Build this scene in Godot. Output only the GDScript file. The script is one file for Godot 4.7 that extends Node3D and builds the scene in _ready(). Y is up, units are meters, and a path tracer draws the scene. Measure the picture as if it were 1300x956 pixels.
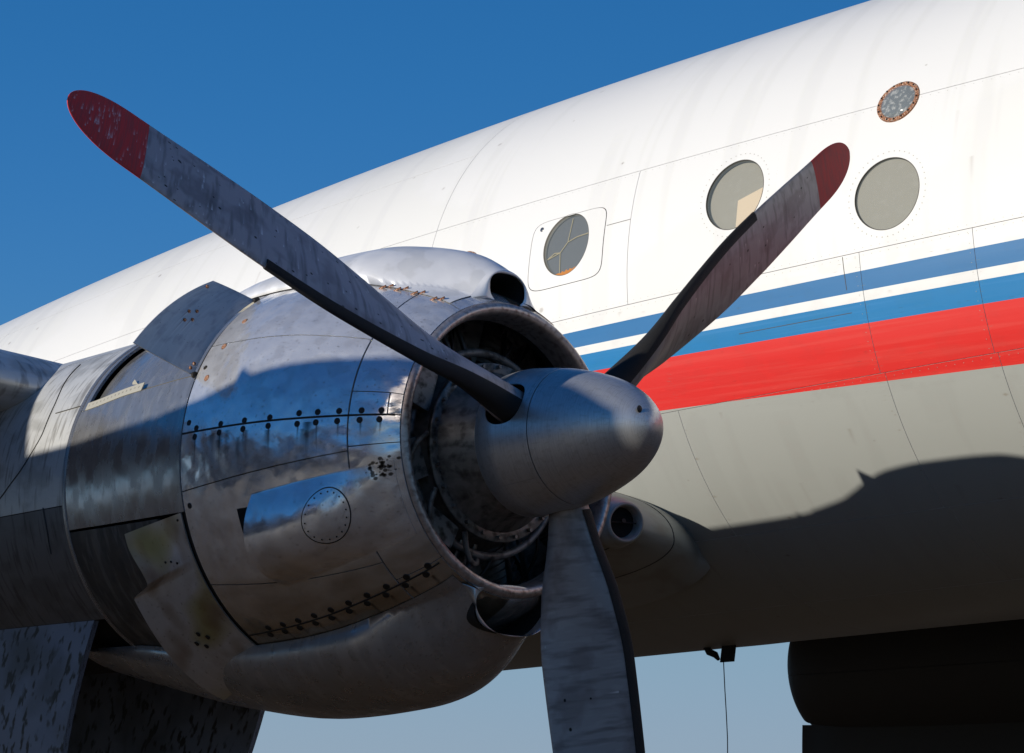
extends Node3D

# An old four-engined propeller airliner parked in low sun, seen from the ground close to its inner starboard engine.
# x runs towards the nose, y up, z towards the starboard wing tip; origin on the ground under the plane of the propellers.

const HUB := Vector3(0, 3.085, 4.7)          # centre of the inner starboard propeller
const SUN := Vector3(0.13, -0.143, -1.0)     # the way the sunlight travels
const PROP_R := 2.31

# ---------------------------------------------------------------- mesh building
class Shape:
	var p := PackedVector3Array()
	var n := PackedVector3Array()
	var t := PackedVector2Array()
	var ix := PackedInt32Array()

	func vert(a: Vector3, nn: Vector3, uv := Vector2.ZERO) -> int:
		p.push_back(a); n.push_back(nn); t.push_back(uv)
		return p.size() - 1

	func tri(a: int, b: int, c: int) -> void:
		var g := (p[b] - p[a]).cross(p[c] - p[a])
		if g.dot(n[a] + n[b] + n[c]) > 0.0:
			ix.append_array([a, c, b])
		else:
			ix.append_array([a, b, c])

	func quad(a: int, b: int, c: int, d: int) -> void:
		tri(a, b, c); tri(a, c, d)

	func flat4(a: Vector3, b: Vector3, c: Vector3, d: Vector3, toward: Vector3) -> void:
		var g := (b - a).cross(d - a)
		if g.length() < 1e-12: g = (c - b).cross(d - a)
		g = g.normalized()
		if g.dot(toward) < 0.0: g = -g
		quad(vert(a, g), vert(b, g, Vector2(1, 0)), vert(c, g, Vector2(1, 1)), vert(d, g, Vector2(0, 1)))

	# grid of points f(u, v) whose normals point away from the side given by out(u, v, point)
	func grid(us: Array, vs: Array, f: Callable, out: Callable, uvf = null) -> void:
		var nu := us.size()
		var nv := vs.size()
		var base := p.size()
		for i in nu:
			for j in nv:
				var a: Vector3 = f.call(us[i], vs[j])
				var e := 0.0005
				var ui: float = us[i]
				var vj: float = vs[j]
				var du: Vector3 = f.call(ui + e, vj) - f.call(ui - e, vj)
				var dv: Vector3 = f.call(ui, vj + e) - f.call(ui, vj - e)
				var g := du.cross(dv)
				var o: Vector3 = out.call(us[i], vs[j], a)
				if g.length() < 1e-14: g = o
				g = g.normalized()
				if g.dot(o) < 0.0: g = -g
				vert(a, g, uvf.call(us[i], vs[j]) if uvf != null else Vector2(ui, vj))
		for i in nu - 1:
			for j in nv - 1:
				quad(base + i * nv + j, base + (i + 1) * nv + j, base + (i + 1) * nv + j + 1, base + i * nv + j + 1)

	# a plate on the surface s(u, v, h): its face at h = 0, walls down to h = -d on the four borders
	func plate(us: Array, vs: Array, s: Callable, d: float, uvf = null, hole = null) -> void:
		var up := func(u, v, a): return s.call(u, v, 0.05) - a
		if hole == null:
			grid(us, vs, func(u, v): return s.call(u, v, 0.0), up, uvf)
		else:
			holed(us, vs, s, d, uvf, hole)
		var cu: float = (us[0] + us[-1]) * 0.5
		var cv: float = (vs[0] + vs[-1]) * 0.5
		var mid: Vector3 = s.call(cu, cv, 0.0)
		var loop := []
		for u in us: loop.append([u, vs[0]])
		for j in range(1, vs.size()): loop.append([us[-1], vs[j]])
		for i in range(us.size() - 2, -1, -1): loop.append([us[i], vs[-1]])
		for j in range(vs.size() - 2, -1, -1): loop.append([us[0], vs[j]])
		for k in loop.size() - 1:
			var a: Vector3 = s.call(loop[k][0], loop[k][1], 0.0)
			var b: Vector3 = s.call(loop[k + 1][0], loop[k + 1][1], 0.0)
			flat4(a, b, s.call(loop[k + 1][0], loop[k + 1][1], -d), s.call(loop[k][0], loop[k][1], -d), (a + b) * 0.5 - mid)

	# hole: {u, v, au, av, p} a superellipse of half axes au, av and power p, inside the box of 1.5 times that
	func holed(us: Array, vs: Array, s: Callable, d: float, uvf, hole: Dictionary) -> void:
		var k: float = hole.get("box", 1.4)
		var u0: float = hole.u - hole.au * k
		var u1: float = hole.u + hole.au * k
		var v0: float = hole.v - hole.av * k
		var v1: float = hole.v + hole.av * k
		var face := func(u, v): return s.call(u, v, 0.0)
		var up := func(u, v, a): return s.call(u, v, 0.05) - a
		var parts := [[us[0], u0, vs[0], vs[-1]], [u1, us[-1], vs[0], vs[-1]], [u0, u1, vs[0], v0], [u0, u1, v1, vs[-1]]]
		for q in parts:
			if q[1] - q[0] > 0.001 and q[3] - q[2] > 0.001:
				grid(Shape.span(q[0], q[1], 14), Shape.span(q[2], q[3], 16), face, up, uvf)
		var n_ := 96
		var ring := func(r, a):
			var ca := cos(a)
			var sa := sin(a)
			var m: float = 1.0 / pow(pow(absf(ca), hole.p) + pow(absf(sa), hole.p), 1.0 / hole.p)
			var b: float = k / maxf(absf(ca), absf(sa))
			var w: float = lerpf(m, b, r)
			return s.call(hole.u + hole.au * ca * w, hole.v + hole.av * sa * w, 0.0)
		var uvr := func(r, a):
			var ca := cos(a)
			var sa := sin(a)
			var m: float = 1.0 / pow(pow(absf(ca), hole.p) + pow(absf(sa), hole.p), 1.0 / hole.p)
			var b: float = k / maxf(absf(ca), absf(sa))
			var w: float = lerpf(m, b, r)
			var uu: float = hole.u + hole.au * ca * w
			var vv: float = hole.v + hole.av * sa * w
			return uvf.call(uu, vv) if uvf != null else Vector2(uu, vv)
		var base := p.size()
		var rs := [0.0, 0.25, 0.6, 1.0]
		for r in rs:
			for i in n_ + 1:
				var a := TAU * i / n_
				var q: Vector3 = ring.call(r, a)
				var uvq: Vector2 = uvr.call(r, a)
				var ca := cos(a)
				var sa := sin(a)
				var m: float = 1.0 / pow(pow(absf(ca), hole.p) + pow(absf(sa), hole.p), 1.0 / hole.p)
				var b: float = k / maxf(absf(ca), absf(sa))
				var w: float = lerpf(m, b, r)
				var uu: float = hole.u + hole.au * ca * w
				var vv: float = hole.v + hole.av * sa * w
				var e := 0.0005
				var g: Vector3 = (s.call(uu + e, vv, 0.0) - s.call(uu - e, vv, 0.0)).cross(s.call(uu, vv + e, 0.0) - s.call(uu, vv - e, 0.0)).normalized()
				if g.dot(s.call(uu, vv, 0.05) - q) < 0.0: g = -g
				vert(q, g, uvq)
		for r in rs.size() - 1:
			for i in n_:
				quad(base + r * (n_ + 1) + i, base + (r + 1) * (n_ + 1) + i, base + (r + 1) * (n_ + 1) + i + 1, base + r * (n_ + 1) + i + 1)
		for i in n_:
			var q := []
			for a in [TAU * i / n_, TAU * (i + 1) / n_]:
				var ca := cos(a)
				var sa := sin(a)
				var m: float = 1.0 / pow(pow(absf(ca), hole.p) + pow(absf(sa), hole.p), 1.0 / hole.p)
				for h in [0.0, -d]:
					q.append(s.call(hole.u + hole.au * ca * m, hole.v + hole.av * sa * m, h))
			flat4(q[0], q[2], q[3], q[1], s.call(hole.u, hole.v, 0.0) - q[0])

	# profile: points (x, r) turned about the x axis, from angle a0 to a1 (radians, from up towards +z)
	func lathe(prof: Array, seg := 64, inside := false, a0 := 0.0, a1 := TAU, uvf = null) -> void:
		var m := prof.size()
		var base := p.size()
		for i in m:
			var q: Vector2 = prof[i]
			var ta: Vector2 = (prof[mini(i + 1, m - 1)] - prof[maxi(i - 1, 0)]).normalized()
			var nn := Vector2(-ta.y, ta.x)
			if inside: nn = -nn
			for j in seg + 1:
				var a := lerpf(a0, a1, float(j) / seg)
				vert(Vector3(q.x, q.y * cos(a), q.y * sin(a)), Vector3(nn.x, nn.y * cos(a), nn.y * sin(a)), uvf.call(q.x, rad_to_deg(a)) if uvf != null else Vector2(float(j) / seg, float(i) / (m - 1)))
		for i in m - 1:
			for j in seg:
				quad(base + i * (seg + 1) + j, base + (i + 1) * (seg + 1) + j, base + (i + 1) * (seg + 1) + j + 1, base + i * (seg + 1) + j + 1)

	# a tube along the points with the radii
	func tube(pts: Array, rad: Array, seg := 10, caps := true) -> void:
		var base := p.size()
		var side := Vector3.UP
		for i in pts.size():
			var ta: Vector3 = (pts[mini(i + 1, pts.size() - 1)] - pts[maxi(i - 1, 0)]).normalized()
			if absf(ta.dot(side)) > 0.95: side = Vector3.RIGHT if absf(ta.x) < 0.9 else Vector3.BACK
			var x := ta.cross(side).normalized()
			var y := x.cross(ta)
			side = y
			for j in seg + 1:
				var a := TAU * j / seg
				var o := x * cos(a) + y * sin(a)
				vert(pts[i] + o * rad[mini(i, rad.size() - 1)], o, Vector2(float(j) / seg, float(i)))
		for i in pts.size() - 1:
			for j in seg:
				quad(base + i * (seg + 1) + j, base + (i + 1) * (seg + 1) + j, base + (i + 1) * (seg + 1) + j + 1, base + i * (seg + 1) + j + 1)
		if caps:
			for e in [0, pts.size() - 1]:
				var ta: Vector3 = (pts[1] - pts[0]) if e == 0 else (pts[-1] - pts[-2])
				if e == 0: ta = -ta
				ta = ta.normalized()
				var c := vert(pts[e], ta)
				var first := -1
				var prev := -1
				for j in seg + 1:
					var q := vert(p[base + e * (seg + 1) + j], ta)
					if prev >= 0: tri(c, prev, q)
					prev = q

	func box(c: Vector3, s: Vector3, b := Basis.IDENTITY) -> void:
		for ax in 3:
			for sg in [-1.0, 1.0]:
				var nn := Vector3.ZERO; nn[ax] = sg
				var e1 := Vector3.ZERO; e1[(ax + 1) % 3] = 1
				var e2 := Vector3.ZERO; e2[(ax + 2) % 3] = 1
				var h := s * 0.5
				var o := nn * h
				flat4(c + b * (o - e1 * h - e2 * h), c + b * (o + e1 * h - e2 * h), c + b * (o + e1 * h + e2 * h), c + b * (o - e1 * h + e2 * h), b * nn)

	func mesh() -> ArrayMesh:
		var a := []
		a.resize(Mesh.ARRAY_MAX)
		a[Mesh.ARRAY_VERTEX] = p; a[Mesh.ARRAY_NORMAL] = n; a[Mesh.ARRAY_TEX_UV] = t; a[Mesh.ARRAY_INDEX] = ix
		var m := ArrayMesh.new()
		m.add_surface_from_arrays(Mesh.PRIMITIVE_TRIANGLES, a)
		return m

	static func span(a: float, b: float, n_: int) -> Array:
		var r := []
		for i in n_ + 1: r.append(lerpf(a, b, float(i) / n_))
		return r


var names := {}

func part(called: String, what, mat: Material, parent: Node3D, label := "") -> MeshInstance3D:
	var o := MeshInstance3D.new()
	o.name = numbered(called, parent)
	o.mesh = what.mesh() if what is Shape else what
	o.material_override = mat
	o.cast_shadow = GeometryInstance3D.SHADOW_CASTING_SETTING_ON
	if label: o.set_meta("label", label)
	parent.add_child(o, true)
	return o

func numbered(called: String, parent: Node) -> String:
	var key := str(parent.get_instance_id()) + called
	var k: int = names.get(key, 0)
	names[key] = k + 1
	return called if k == 0 else "%s_%03d" % [called, k]

func group(called: String, parent: Node3D, at := Vector3.ZERO) -> Node3D:
	var o := Node3D.new()
	o.name = numbered(called, parent)
	parent.add_child(o, true)
	o.position = at
	return o

# smooth curve through a table of [x, y] rows sorted by x
func curve(tab: Array, x: float) -> float:
	var m := tab.size()
	if x <= tab[0][0]: return tab[0][1]
	if x >= tab[m - 1][0]: return tab[m - 1][1]
	var i := 0
	while x > tab[i + 1][0]: i += 1
	var x0: float = tab[i][0]
	var x1: float = tab[i + 1][0]
	var y0: float = tab[i][1]
	var y1: float = tab[i + 1][1]
	var h := x1 - x0
	var d := (y1 - y0) / h
	var da: float = (y0 - tab[i - 1][1]) / (x0 - tab[i - 1][0]) if i > 0 else d
	var db: float = (tab[i + 2][1] - y1) / (tab[i + 2][0] - x1) if i < m - 2 else d
	var m0 := 0.0 if da * d <= 0.0 else 2.0 * da * d / (da + d)
	var m1 := 0.0 if db * d <= 0.0 else 2.0 * db * d / (db + d)
	var s := (x - x0) / h
	var s2 := s * s
	var s3 := s2 * s
	return y0 * (2 * s3 - 3 * s2 + 1) + m0 * h * (s3 - 2 * s2 + s) + y1 * (3 * s2 - 2 * s3) + m1 * h * (s3 - s2)

func cyl(x: float, deg: float, r: float) -> Vector3:
	var a := deg_to_rad(deg)
	return Vector3(x, r * cos(a), r * sin(a))

# ---------------------------------------------------------------- textures
func noise(sd: int, freq: float, oct := 4, kind := FastNoiseLite.TYPE_SIMPLEX_SMOOTH) -> FastNoiseLite:
	var f := FastNoiseLite.new()
	f.seed = sd; f.frequency = freq; f.noise_type = kind
	f.fractal_type = FastNoiseLite.FRACTAL_FBM; f.fractal_octaves = oct
	return f

# noise of w by h pixels, drawn sx and sy times (and at most 512 pixels) smaller: whoever uses it stretches it
func noise_image(sd: int, freq: float, w: int, h: int, sx := 1, sy := 1, oct := 4) -> Image:
	var k := 1
	while w * h / (sx * sy * k * k) > 300000: k *= 2
	var im := noise(sd, freq * k, oct).get_seamless_image(maxi(w / (sx * k), 8), maxi(h / (sy * k), 8))
	im.convert(Image.FORMAT_L8)
	return im

# a layer of one colour whose alpha is the noise past a threshold
func grime(im: Image, c: Color, low: float, gain: float, most := 1.0) -> Image:
	var w := im.get_width()
	var h := im.get_height()
	var src := im.get_data()
	var dst := PackedByteArray()
	dst.resize(w * h * 4)
	var table := PackedByteArray()
	table.resize(256)
	for i in 256: table[i] = int(clampf((i / 255.0 - low) * gain, 0.0, most) * 255.0)
	var r := int(c.r * 255)
	var g := int(c.g * 255)
	var b := int(c.b * 255)
	for i in w * h:
		var k := i * 4
		dst[k] = r; dst[k + 1] = g; dst[k + 2] = b; dst[k + 3] = table[src[i]]
	return Image.create_from_data(w, h, false, Image.FORMAT_RGBA8, dst)

func lay(on: Image, over: Image) -> void:
	if over.get_size() != on.get_size(): over.resize(on.get_width(), on.get_height(), Image.INTERPOLATE_CUBIC)
	on.blend_rect(over, Rect2i(Vector2i.ZERO, over.get_size()), Vector2i.ZERO)

# noise squeezed to the range low..high as a grey texture
func grey_texture(im: Image, low: float, high: float) -> ImageTexture:
	var d := im.get_data()
	var table := PackedByteArray()
	table.resize(256)
	for i in 256: table[i] = int(clampf(lerpf(low, high, smoothstep(0.25, 0.75, i / 255.0)), 0, 1) * 255)
	for i in d.size(): d[i] = table[d[i]]
	var o := Image.create_from_data(im.get_width(), im.get_height(), false, Image.FORMAT_L8, d)
	return tex_l(o)

func blank(w: int, h: int, c: Color) -> Image:
	var im := Image.create(w, h, false, Image.FORMAT_RGBA8)
	im.fill(c)
	return im

func tex(im: Image) -> ImageTexture:
	im.generate_mipmaps()
	return ImageTexture.create_from_image(im)

func mat(c: Color, rough := 0.5, metal := 0.0) -> StandardMaterial3D:
	var m := StandardMaterial3D.new()
	m.albedo_color = c; m.roughness = rough; m.metallic = metal
	m.cull_mode = BaseMaterial3D.CULL_DISABLED
	return m

func lin(r: float, g: float, b: float) -> Color:
	return Color(r, g, b).linear_to_srgb()

# smear of a colour below a point: a streak of w by h pixels that fades out
func streak(on: Image, x: int, y: int, w: int, h: int, c: Color, rng: RandomNumberGenerator) -> void:
	var im := blank(w, h, Color(c, 0.0))
	for i in w:
		var e := 1.0 - absf((i + 0.5) / w * 2.0 - 1.0)
		var len := rng.randf_range(0.5, 1.0)
		for j in h:
			im.set_pixel(i, j, Color(c, c.a * e * clampf(1.0 - j / (h * len), 0.0, 1.0)))
	on.blend_rect(im, Rect2i(0, 0, w, h), Vector2i(x - w / 2, y))

func blot(on: Image, x: int, y: int, r: float, c: Color) -> void:
	var k := int(ceil(r))
	var im := blank(2 * k + 1, 2 * k + 1, Color(c, 0.0))
	for i in 2 * k + 1:
		for j in 2 * k + 1:
			var e := 1.0 - Vector2(i - k, j - k).length() / r
			im.set_pixel(i, j, Color(c, c.a * smoothstep(0.0, 0.4, e)))
	on.blend_rect(im, Rect2i(0, 0, 2 * k + 1, 2 * k + 1), Vector2i(x - k, y - k))

var M := {}

func make_materials() -> void:
	var rng := RandomNumberGenerator.new()
	rng.seed = 7
	# the painted skin: v runs from the crown to the keel, u along the fuselage
	var liv := blank(2048, 2048, lin(0.645, 0.65, 0.645))
	var blue1 := lin(0.018, 0.128, 0.310)
	var blue2 := lin(0.003, 0.148, 0.365)
	var red := lin(0.565, 0.020, 0.016)
	var grey := lin(0.30, 0.305, 0.29)
	liv.fill_rect(Rect2i(0, 512, 2048, 182), blue1)
	liv.fill_rect(Rect2i(0, 788, 2048, 201), blue2)
	liv.fill_rect(Rect2i(0, 989, 2048, 547), red)
	liv.fill_rect(Rect2i(0, 1536, 2048, 512), grey)
	# faded, redder and paler patches inside the red and blue paint
	var fade := grime(noise_image(11, 0.012, 1024, 1024, 1, 2), lin(0.58, 0.05, 0.04), 0.5, 2.0, 0.55)
	fade.resize(2048, 547)
	liv.blend_rect(fade, Rect2i(0, 0, 2048, 547), Vector2i(0, 989))
	var fade2 := grime(noise_image(12, 0.01, 1024, 512, 1, 2), lin(0.03, 0.18, 0.42), 0.52, 2.0, 0.5)
	fade2.resize(2048, 201)
	liv.blend_rect(fade2, Rect2i(0, 0, 2048, 201), Vector2i(0, 788))
	# dirt: fine vertical streaks, soft patches, a dark film low on the belly
	lay(liv, grime(noise_image(13, 0.08, 1024, 1024, 1, 16), lin(0.10, 0.09, 0.08), 0.6, 1.0, 0.03))
	lay(liv, grime(noise_image(14, 0.006, 1024, 1024), lin(0.25, 0.23, 0.20), 0.5, 0.6, 0.025))
	for i in 260:
		var y := rng.randi_range(60, 2000)
		blot(liv, rng.randi_range(700, 1900), y, rng.randf_range(0.8, 1.8), Color(0.25, 0.2, 0.16, rng.randf_range(0.15, 0.5)))
	for i in 120:
		streak(liv, rng.randi_range(700, 1900), rng.randi_range(200, 1900), rng.randi_range(2, 4), rng.randi_range(14, 60), Color(0.3, 0.24, 0.18, rng.randf_range(0.06, 0.22)), rng)
	for x in [-0.825, -0.172, -2.13, -3.97]:
		for k in 60:
			var y := rng.randi_range(470, 1900)
			blot(liv, int((x + 16.0) / 20.0 * 2048) + rng.randi_range(-2, 2), y, rng.randf_range(0.8, 1.6), Color(0.5, 0.48, 0.44, rng.randf_range(0.3, 0.8)))
	for k in 220:
		blot(liv, rng.randi_range(1200, 1680), rng.randi_range(1300, 1530), rng.randf_range(0.8, 3.0), Color(0.95, 0.35, 0.25, rng.randf_range(0.1, 0.4)))
	var wavy := tex_l(noise_image(16, 0.008, 1024, 1024))
	var skin := mat(Color.WHITE, 0.42)
	skin.albedo_texture = tex(liv)
	skin.roughness_texture = grey_texture(noise_image(17, 0.01, 512, 512), 0.40, 0.46)
	skin.roughness = 1.0
	skin.heightmap_enabled = true; skin.heightmap_texture = wavy; skin.heightmap_scale = 0.08
	M.skin = skin
	# bare, dented, oily aluminium of the cowling: u along it, v round its starboard half
	var h1 := noise_image(21, 0.007, 1024, 2048, 1, 1, 2)
	var h2 := noise_image(22, 0.03, 1024, 2048, 1, 1, 3)
	var hd := h1.get_data()
	var h2d := h2.get_data()
	for i in hd.size(): hd[i] = int(hd[i] * 0.93 + h2d[i] * 0.07)
	var dents := tex_l(Image.create_from_data(h1.get_width(), h1.get_height(), false, Image.FORMAT_L8, hd), 2048)
	var soft := grime(noise_image(23, 0.007, 1024, 2048), lin(0.33, 0.31, 0.29), 0.52, 1.2, 0.14)
	var pale := grime(noise_image(24, 0.02, 1024, 2048, 1, 3), lin(0.80, 0.80, 0.82), 0.55, 1.2, 0.15)
	var specks := grime(noise_image(26, 0.06, 1024, 2048), lin(0.06, 0.05, 0.04), 0.78, 4.0, 0.3)
	var gloss := noise_image(27, 0.012, 1024, 2048)
	for kind in [["cowl", 0.87, 0.15, 0.27, 0.74, 0.6], ["dull", 0.38, 0.16, 0.32, 0.76, 0.2], ["scoop", 0.84, 0.28, 0.42, 0.42, 0.12], ["belly", 0.36, 0.26, 0.42, 0.7, 0.2], ["ground_tint", 0.55, 0.30, 0.45, 0.5, 0.2], ["shadow_metal", 0.055, 0.4, 0.6, 0.4, 0.2]]:  # the last kind is nacelle skin darkened for the shadow it lies in
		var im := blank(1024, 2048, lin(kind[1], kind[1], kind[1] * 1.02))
		lay(im, soft.duplicate())
		lay(im, pale.duplicate())
		if kind[0] != "scoop": lay(im, specks.duplicate())
		if kind[0] == "ground_tint":  # olive and brown of the reflected ground, painted on
			lay(im, grime(noise_image(28, 0.0035, 1024, 2048, 1, 1, 2), lin(0.27, 0.22, 0.035), 0.45, 1.3, 0.8))
			lay(im, grime(noise_image(29, 0.004, 1024, 2048, 1, 1, 3), lin(0.12, 0.06, 0.025), 0.5, 1.4, 0.6))
		if kind[0] == "cowl":
			# a film of old oil over the lower half, thicker towards the bottom seam
			var film := noise_image(30, 0.01, 1024, 1100, 4, 1)
			film.resize(256, 275)
			for y in 275:
				for x in 256:
					var q := film.get_pixel(x, y).r
					film.set_pixel(x, y, Color.from_hsv(0, 0, clampf(q * 0.22 + 0.66 * smoothstep(0.0, 190.0, float(y)), 0, 1)))
			var oil := grime(film, lin(0.17, 0.115, 0.055), 0.30, 1.5, 0.72)
			oil.resize(1024, 1100, Image.INTERPOLATE_CUBIC)
			im.blend_rect(oil, Rect2i(0, 0, 1024, 940), Vector2i(0, cowl_py(97)))
			# dirt washed down from the fasteners along the two seams, burnt oil by the lip
			for x in [-1.155, -1.015, -0.888, -0.764, -0.636, -0.558, -0.473, -0.388, -0.318]:
				streak(im, cowl_px(x), cowl_py(86.0), 11, rng.randi_range(60, 150), Color(0.05, 0.04, 0.035, 0.6), rng)
			for k in 10:
				streak(im, cowl_px(-1.11 + 0.088 * k), cowl_py(145.5), 16, rng.randi_range(40, 120), Color(0.05, 0.035, 0.02, 0.6), rng)
			for k in 14:
				streak(im, cowl_px(rng.randf_range(-1.22, -0.4)), cowl_py(rng.randf_range(85, 88)), rng.randi_range(20, 50), rng.randi_range(60, 170), Color(0.12, 0.10, 0.09, 0.4), rng)
			for k in 46:
				blot(im, cowl_px(rng.randfn(-0.315, 0.022)), cowl_py(rng.randfn(102, 2.5)), rng.randf_range(2, 9), Color(0.02, 0.018, 0.015, 0.6))
			for k in 110:
				blot(im, rng.randi_range(0, 1023), rng.randi_range(0, 2047), rng.randf_range(0.8, 2.4), Color(0.03, 0.02, 0.015, 0.7))
			for q in [[-1.144, 46.7], [-1.154, 57.0], [-1.168, 67.8]]:
				blot(im, cowl_px(q[0]), cowl_py(q[1]), 14, Color(0.32, 0.10, 0.03, 0.7))
		var m := mat(Color.WHITE, 1.0, kind[4])
		m.albedo_texture = tex(im)
		m.roughness_texture = grey_texture(gloss, kind[2], kind[3])
		m.heightmap_enabled = true; m.heightmap_texture = dents; m.heightmap_scale = kind[5]
		M[kind[0]] = m
	# grey paint of the rear nacelle and wing
	var gp := blank(1024, 1024, lin(0.58, 0.59, 0.585))
	lay(gp, grime(noise_image(31, 0.012, 512, 512), lin(0.25, 0.25, 0.24), 0.52, 1.5, 0.35))
	lay(gp, grime(noise_image(32, 0.05, 1024, 1024, 1, 12), lin(0.08, 0.07, 0.06), 0.58, 1.6, 0.35))
	lay(gp, grime(noise_image(33, 0.08, 1024, 1024), lin(0.5, 0.5, 0.48), 0.70, 3.0, 0.4))
	var g := mat(Color.WHITE, 0.45)
	g.albedo_texture = tex(gp)
	g.metallic = 0.4
	g.heightmap_enabled = true; g.heightmap_texture = wavy; g.heightmap_scale = 0.25
	M.grey = g
	var pt := blank(512, 512, lin(0.30, 0.305, 0.29))
	lay(pt, grime(noise_image(36, 0.012, 512, 512), lin(0.16, 0.14, 0.11), 0.5, 1.3, 0.4))
	M.paint = mat(Color.WHITE, 0.42)
	M.paint.albedo_texture = tex(pt)
	M.grey_shaded = mat(Color(0.55, 0.55, 0.56), 0.5, 0.3)  # the grey paint darkened for the shade low on the nacelle
	M.grey_shaded.albedo_texture = g.albedo_texture
	# flaking pale blue paint on the gear doors
	var fp := blank(1024, 1024, lin(0.22, 0.26, 0.34))
	lay(fp, grime(noise_image(34, 0.035, 1024, 1024, 1, 2, 5), lin(0.03, 0.028, 0.026), 0.60, 9.0, 0.9))
	lay(fp, grime(noise_image(37, 0.009, 1024, 1024), lin(0.20, 0.24, 0.32), 0.50, 4.0, 0.85))
	lay(fp, grime(noise_image(35, 0.006, 512, 512), lin(0.05, 0.05, 0.05), 0.5, 1.2, 0.5))
	var f := mat(Color.WHITE, 0.6)
	f.uv1_scale = Vector3(0.5, 0.5, 1)
	f.albedo_texture = tex(fp)
	M.flaky = f
	# spinner: satin grey with fine turning marks
	var sp := blank(512, 1024, lin(0.58, 0.58, 0.59))
	lay(sp, grime(noise_image(41, 0.2, 512, 1024, 1, 1), lin(0.35, 0.35, 0.35), 0.5, 0.8, 0.2))
	var lines := noise_image(42, 0.25, 512, 1024, 64, 1)
	lay(sp, grime(lines, lin(0.3, 0.3, 0.31), 0.5, 1.5, 0.3))
	lay(sp, grime(noise_image(43, 0.02, 512, 1024), lin(0.3, 0.28, 0.26), 0.6, 1.2, 0.2))
	for i in 30: blot(sp, rng.randi_range(0, 511), rng.randi_range(0, 1023), rng.randf_range(0.7, 1.6), Color(0.03, 0.03, 0.03, 0.7))
	var s := mat(Color.WHITE, 1.0, 0.75)
	s.albedo_texture = tex(sp)
	s.roughness_texture = grey_texture(lines, 0.34, 0.44)
	M.spinner = s
	# blades: v round the section, u from the root to the tip
	for kind in [["blade", lin(0.32, 0.305, 0.31)], ["tip", lin(0.60, 0.030, 0.030)], ["blade_worn", lin(0.45, 0.385, 0.39)], ["tip_worn", lin(0.72, 0.035, 0.035)]]:
		var bl := blank(1024, 512, kind[1])
		lay(bl, grime(noise_image(51, 0.05, 1024, 512, 1, 8), lin(0.09, 0.08, 0.08), 0.5, 1.3, 0.5 if kind[0].begins_with("blade") else 0.15))
		lay(bl, grime(noise_image(52, 0.07, 1024, 512, 1, 6), lin(0.45, 0.43, 0.43), 0.56, 1.6, 0.3 if kind[0].begins_with("blade") else 0.05))
		lay(bl, grime(noise_image(53, 0.01, 1024, 512), lin(0.14, 0.115, 0.115), 0.5, 1.4, 0.4 if kind[0].begins_with("blade") else 0.1))
		for i in {"blade": 70, "tip": 6, "blade_worn": 560, "tip_worn": 700}[kind[0]]:
			var x := int(1024.0 * (1.0 - 0.72 * pow(rng.randf(), 1.6))) - 3
			var y := rng.randi_range(0, 511)
			if kind[0].begins_with("tip"):
				x = rng.randi_range(0, 900)
				var near := absf(x - 520.0) < 170.0 and y > 330 and y < 440
				if near or rng.randf() < 0.12:
					streak(bl, x, y, rng.randi_range(10, 34), rng.randi_range(8, 46), Color(0.86, 0.82, 0.84, rng.randf_range(0.5, 1.0)), rng)
			elif rng.randf() < 0.6:
				streak(bl, x, y, rng.randi_range(2, 5), rng.randi_range(8, 34), Color(0.97, 0.96, 0.96, rng.randf_range(0.4, 1.0)), rng)
			else:
				blot(bl, x, y, rng.randf_range(1.2, 3.6), Color(0.02, 0.015, 0.015, 0.9))
		var b := mat(Color.WHITE, 0.5 if kind[0].begins_with("blade") else 0.68)
		b.albedo_texture = tex(bl)
		b.metallic = 0.3 if kind[0].begins_with("blade") else 0.0
		M[kind[0]] = b
	M.boot = mat(lin(0.012, 0.011, 0.011), 0.75)
	M.boot.heightmap_enabled = true; M.boot.heightmap_texture = tex_l(noise_image(55, 0.15, 256, 256)); M.boot.heightmap_scale = 0.25
	M.boot.uv1_scale = Vector3(8, 1, 1)
	# greasy engine parts
	var en := blank(512, 512, lin(0.24, 0.225, 0.21))
	lay(en, grime(noise_image(61, 0.03, 512, 512), lin(0.020, 0.018, 0.015), 0.45, 2.2, 0.95))
	lay(en, grime(noise_image(62, 0.08, 512, 512), lin(0.3, 0.28, 0.26), 0.68, 3.0, 0.4))
	var e := mat(Color.WHITE, 0.5)
	e.albedo_texture = tex(en); e.uv1_triplanar = true; e.uv1_scale = Vector3(1.1, 1.1, 1.1); e.metallic = 0.4
	M.engine = e
	M.smooth = mat(lin(0.42, 0.43, 0.45), 0.36, 0.6)
	M.smooth.heightmap_enabled = true; M.smooth.heightmap_texture = dents; M.smooth.heightmap_scale = 0.02
	var fl := blank(512, 512, lin(0.40, 0.41, 0.43))
	lay(fl, grime(noise_image(91, 0.01, 512, 512), lin(0.24, 0.25, 0.28), 0.48, 1.4, 0.6))
	lay(fl, grime(noise_image(92, 0.03, 512, 512, 1, 8), lin(0.55, 0.55, 0.56), 0.55, 1.4, 0.3))
	for q in [[0.50, 0.54], [0.60, 0.58], [0.66, 0.48], [0.90, 0.12]]:
		streak(fl, int(q[0] * 512), int(q[1] * 512), 16, 190, Color(0.9, 0.88, 0.85, 0.5), rng)
		streak(fl, int(q[0] * 512) + 8, int(q[1] * 512), 12, 120, Color(0.35, 0.16, 0.08, 0.4), rng)
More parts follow.
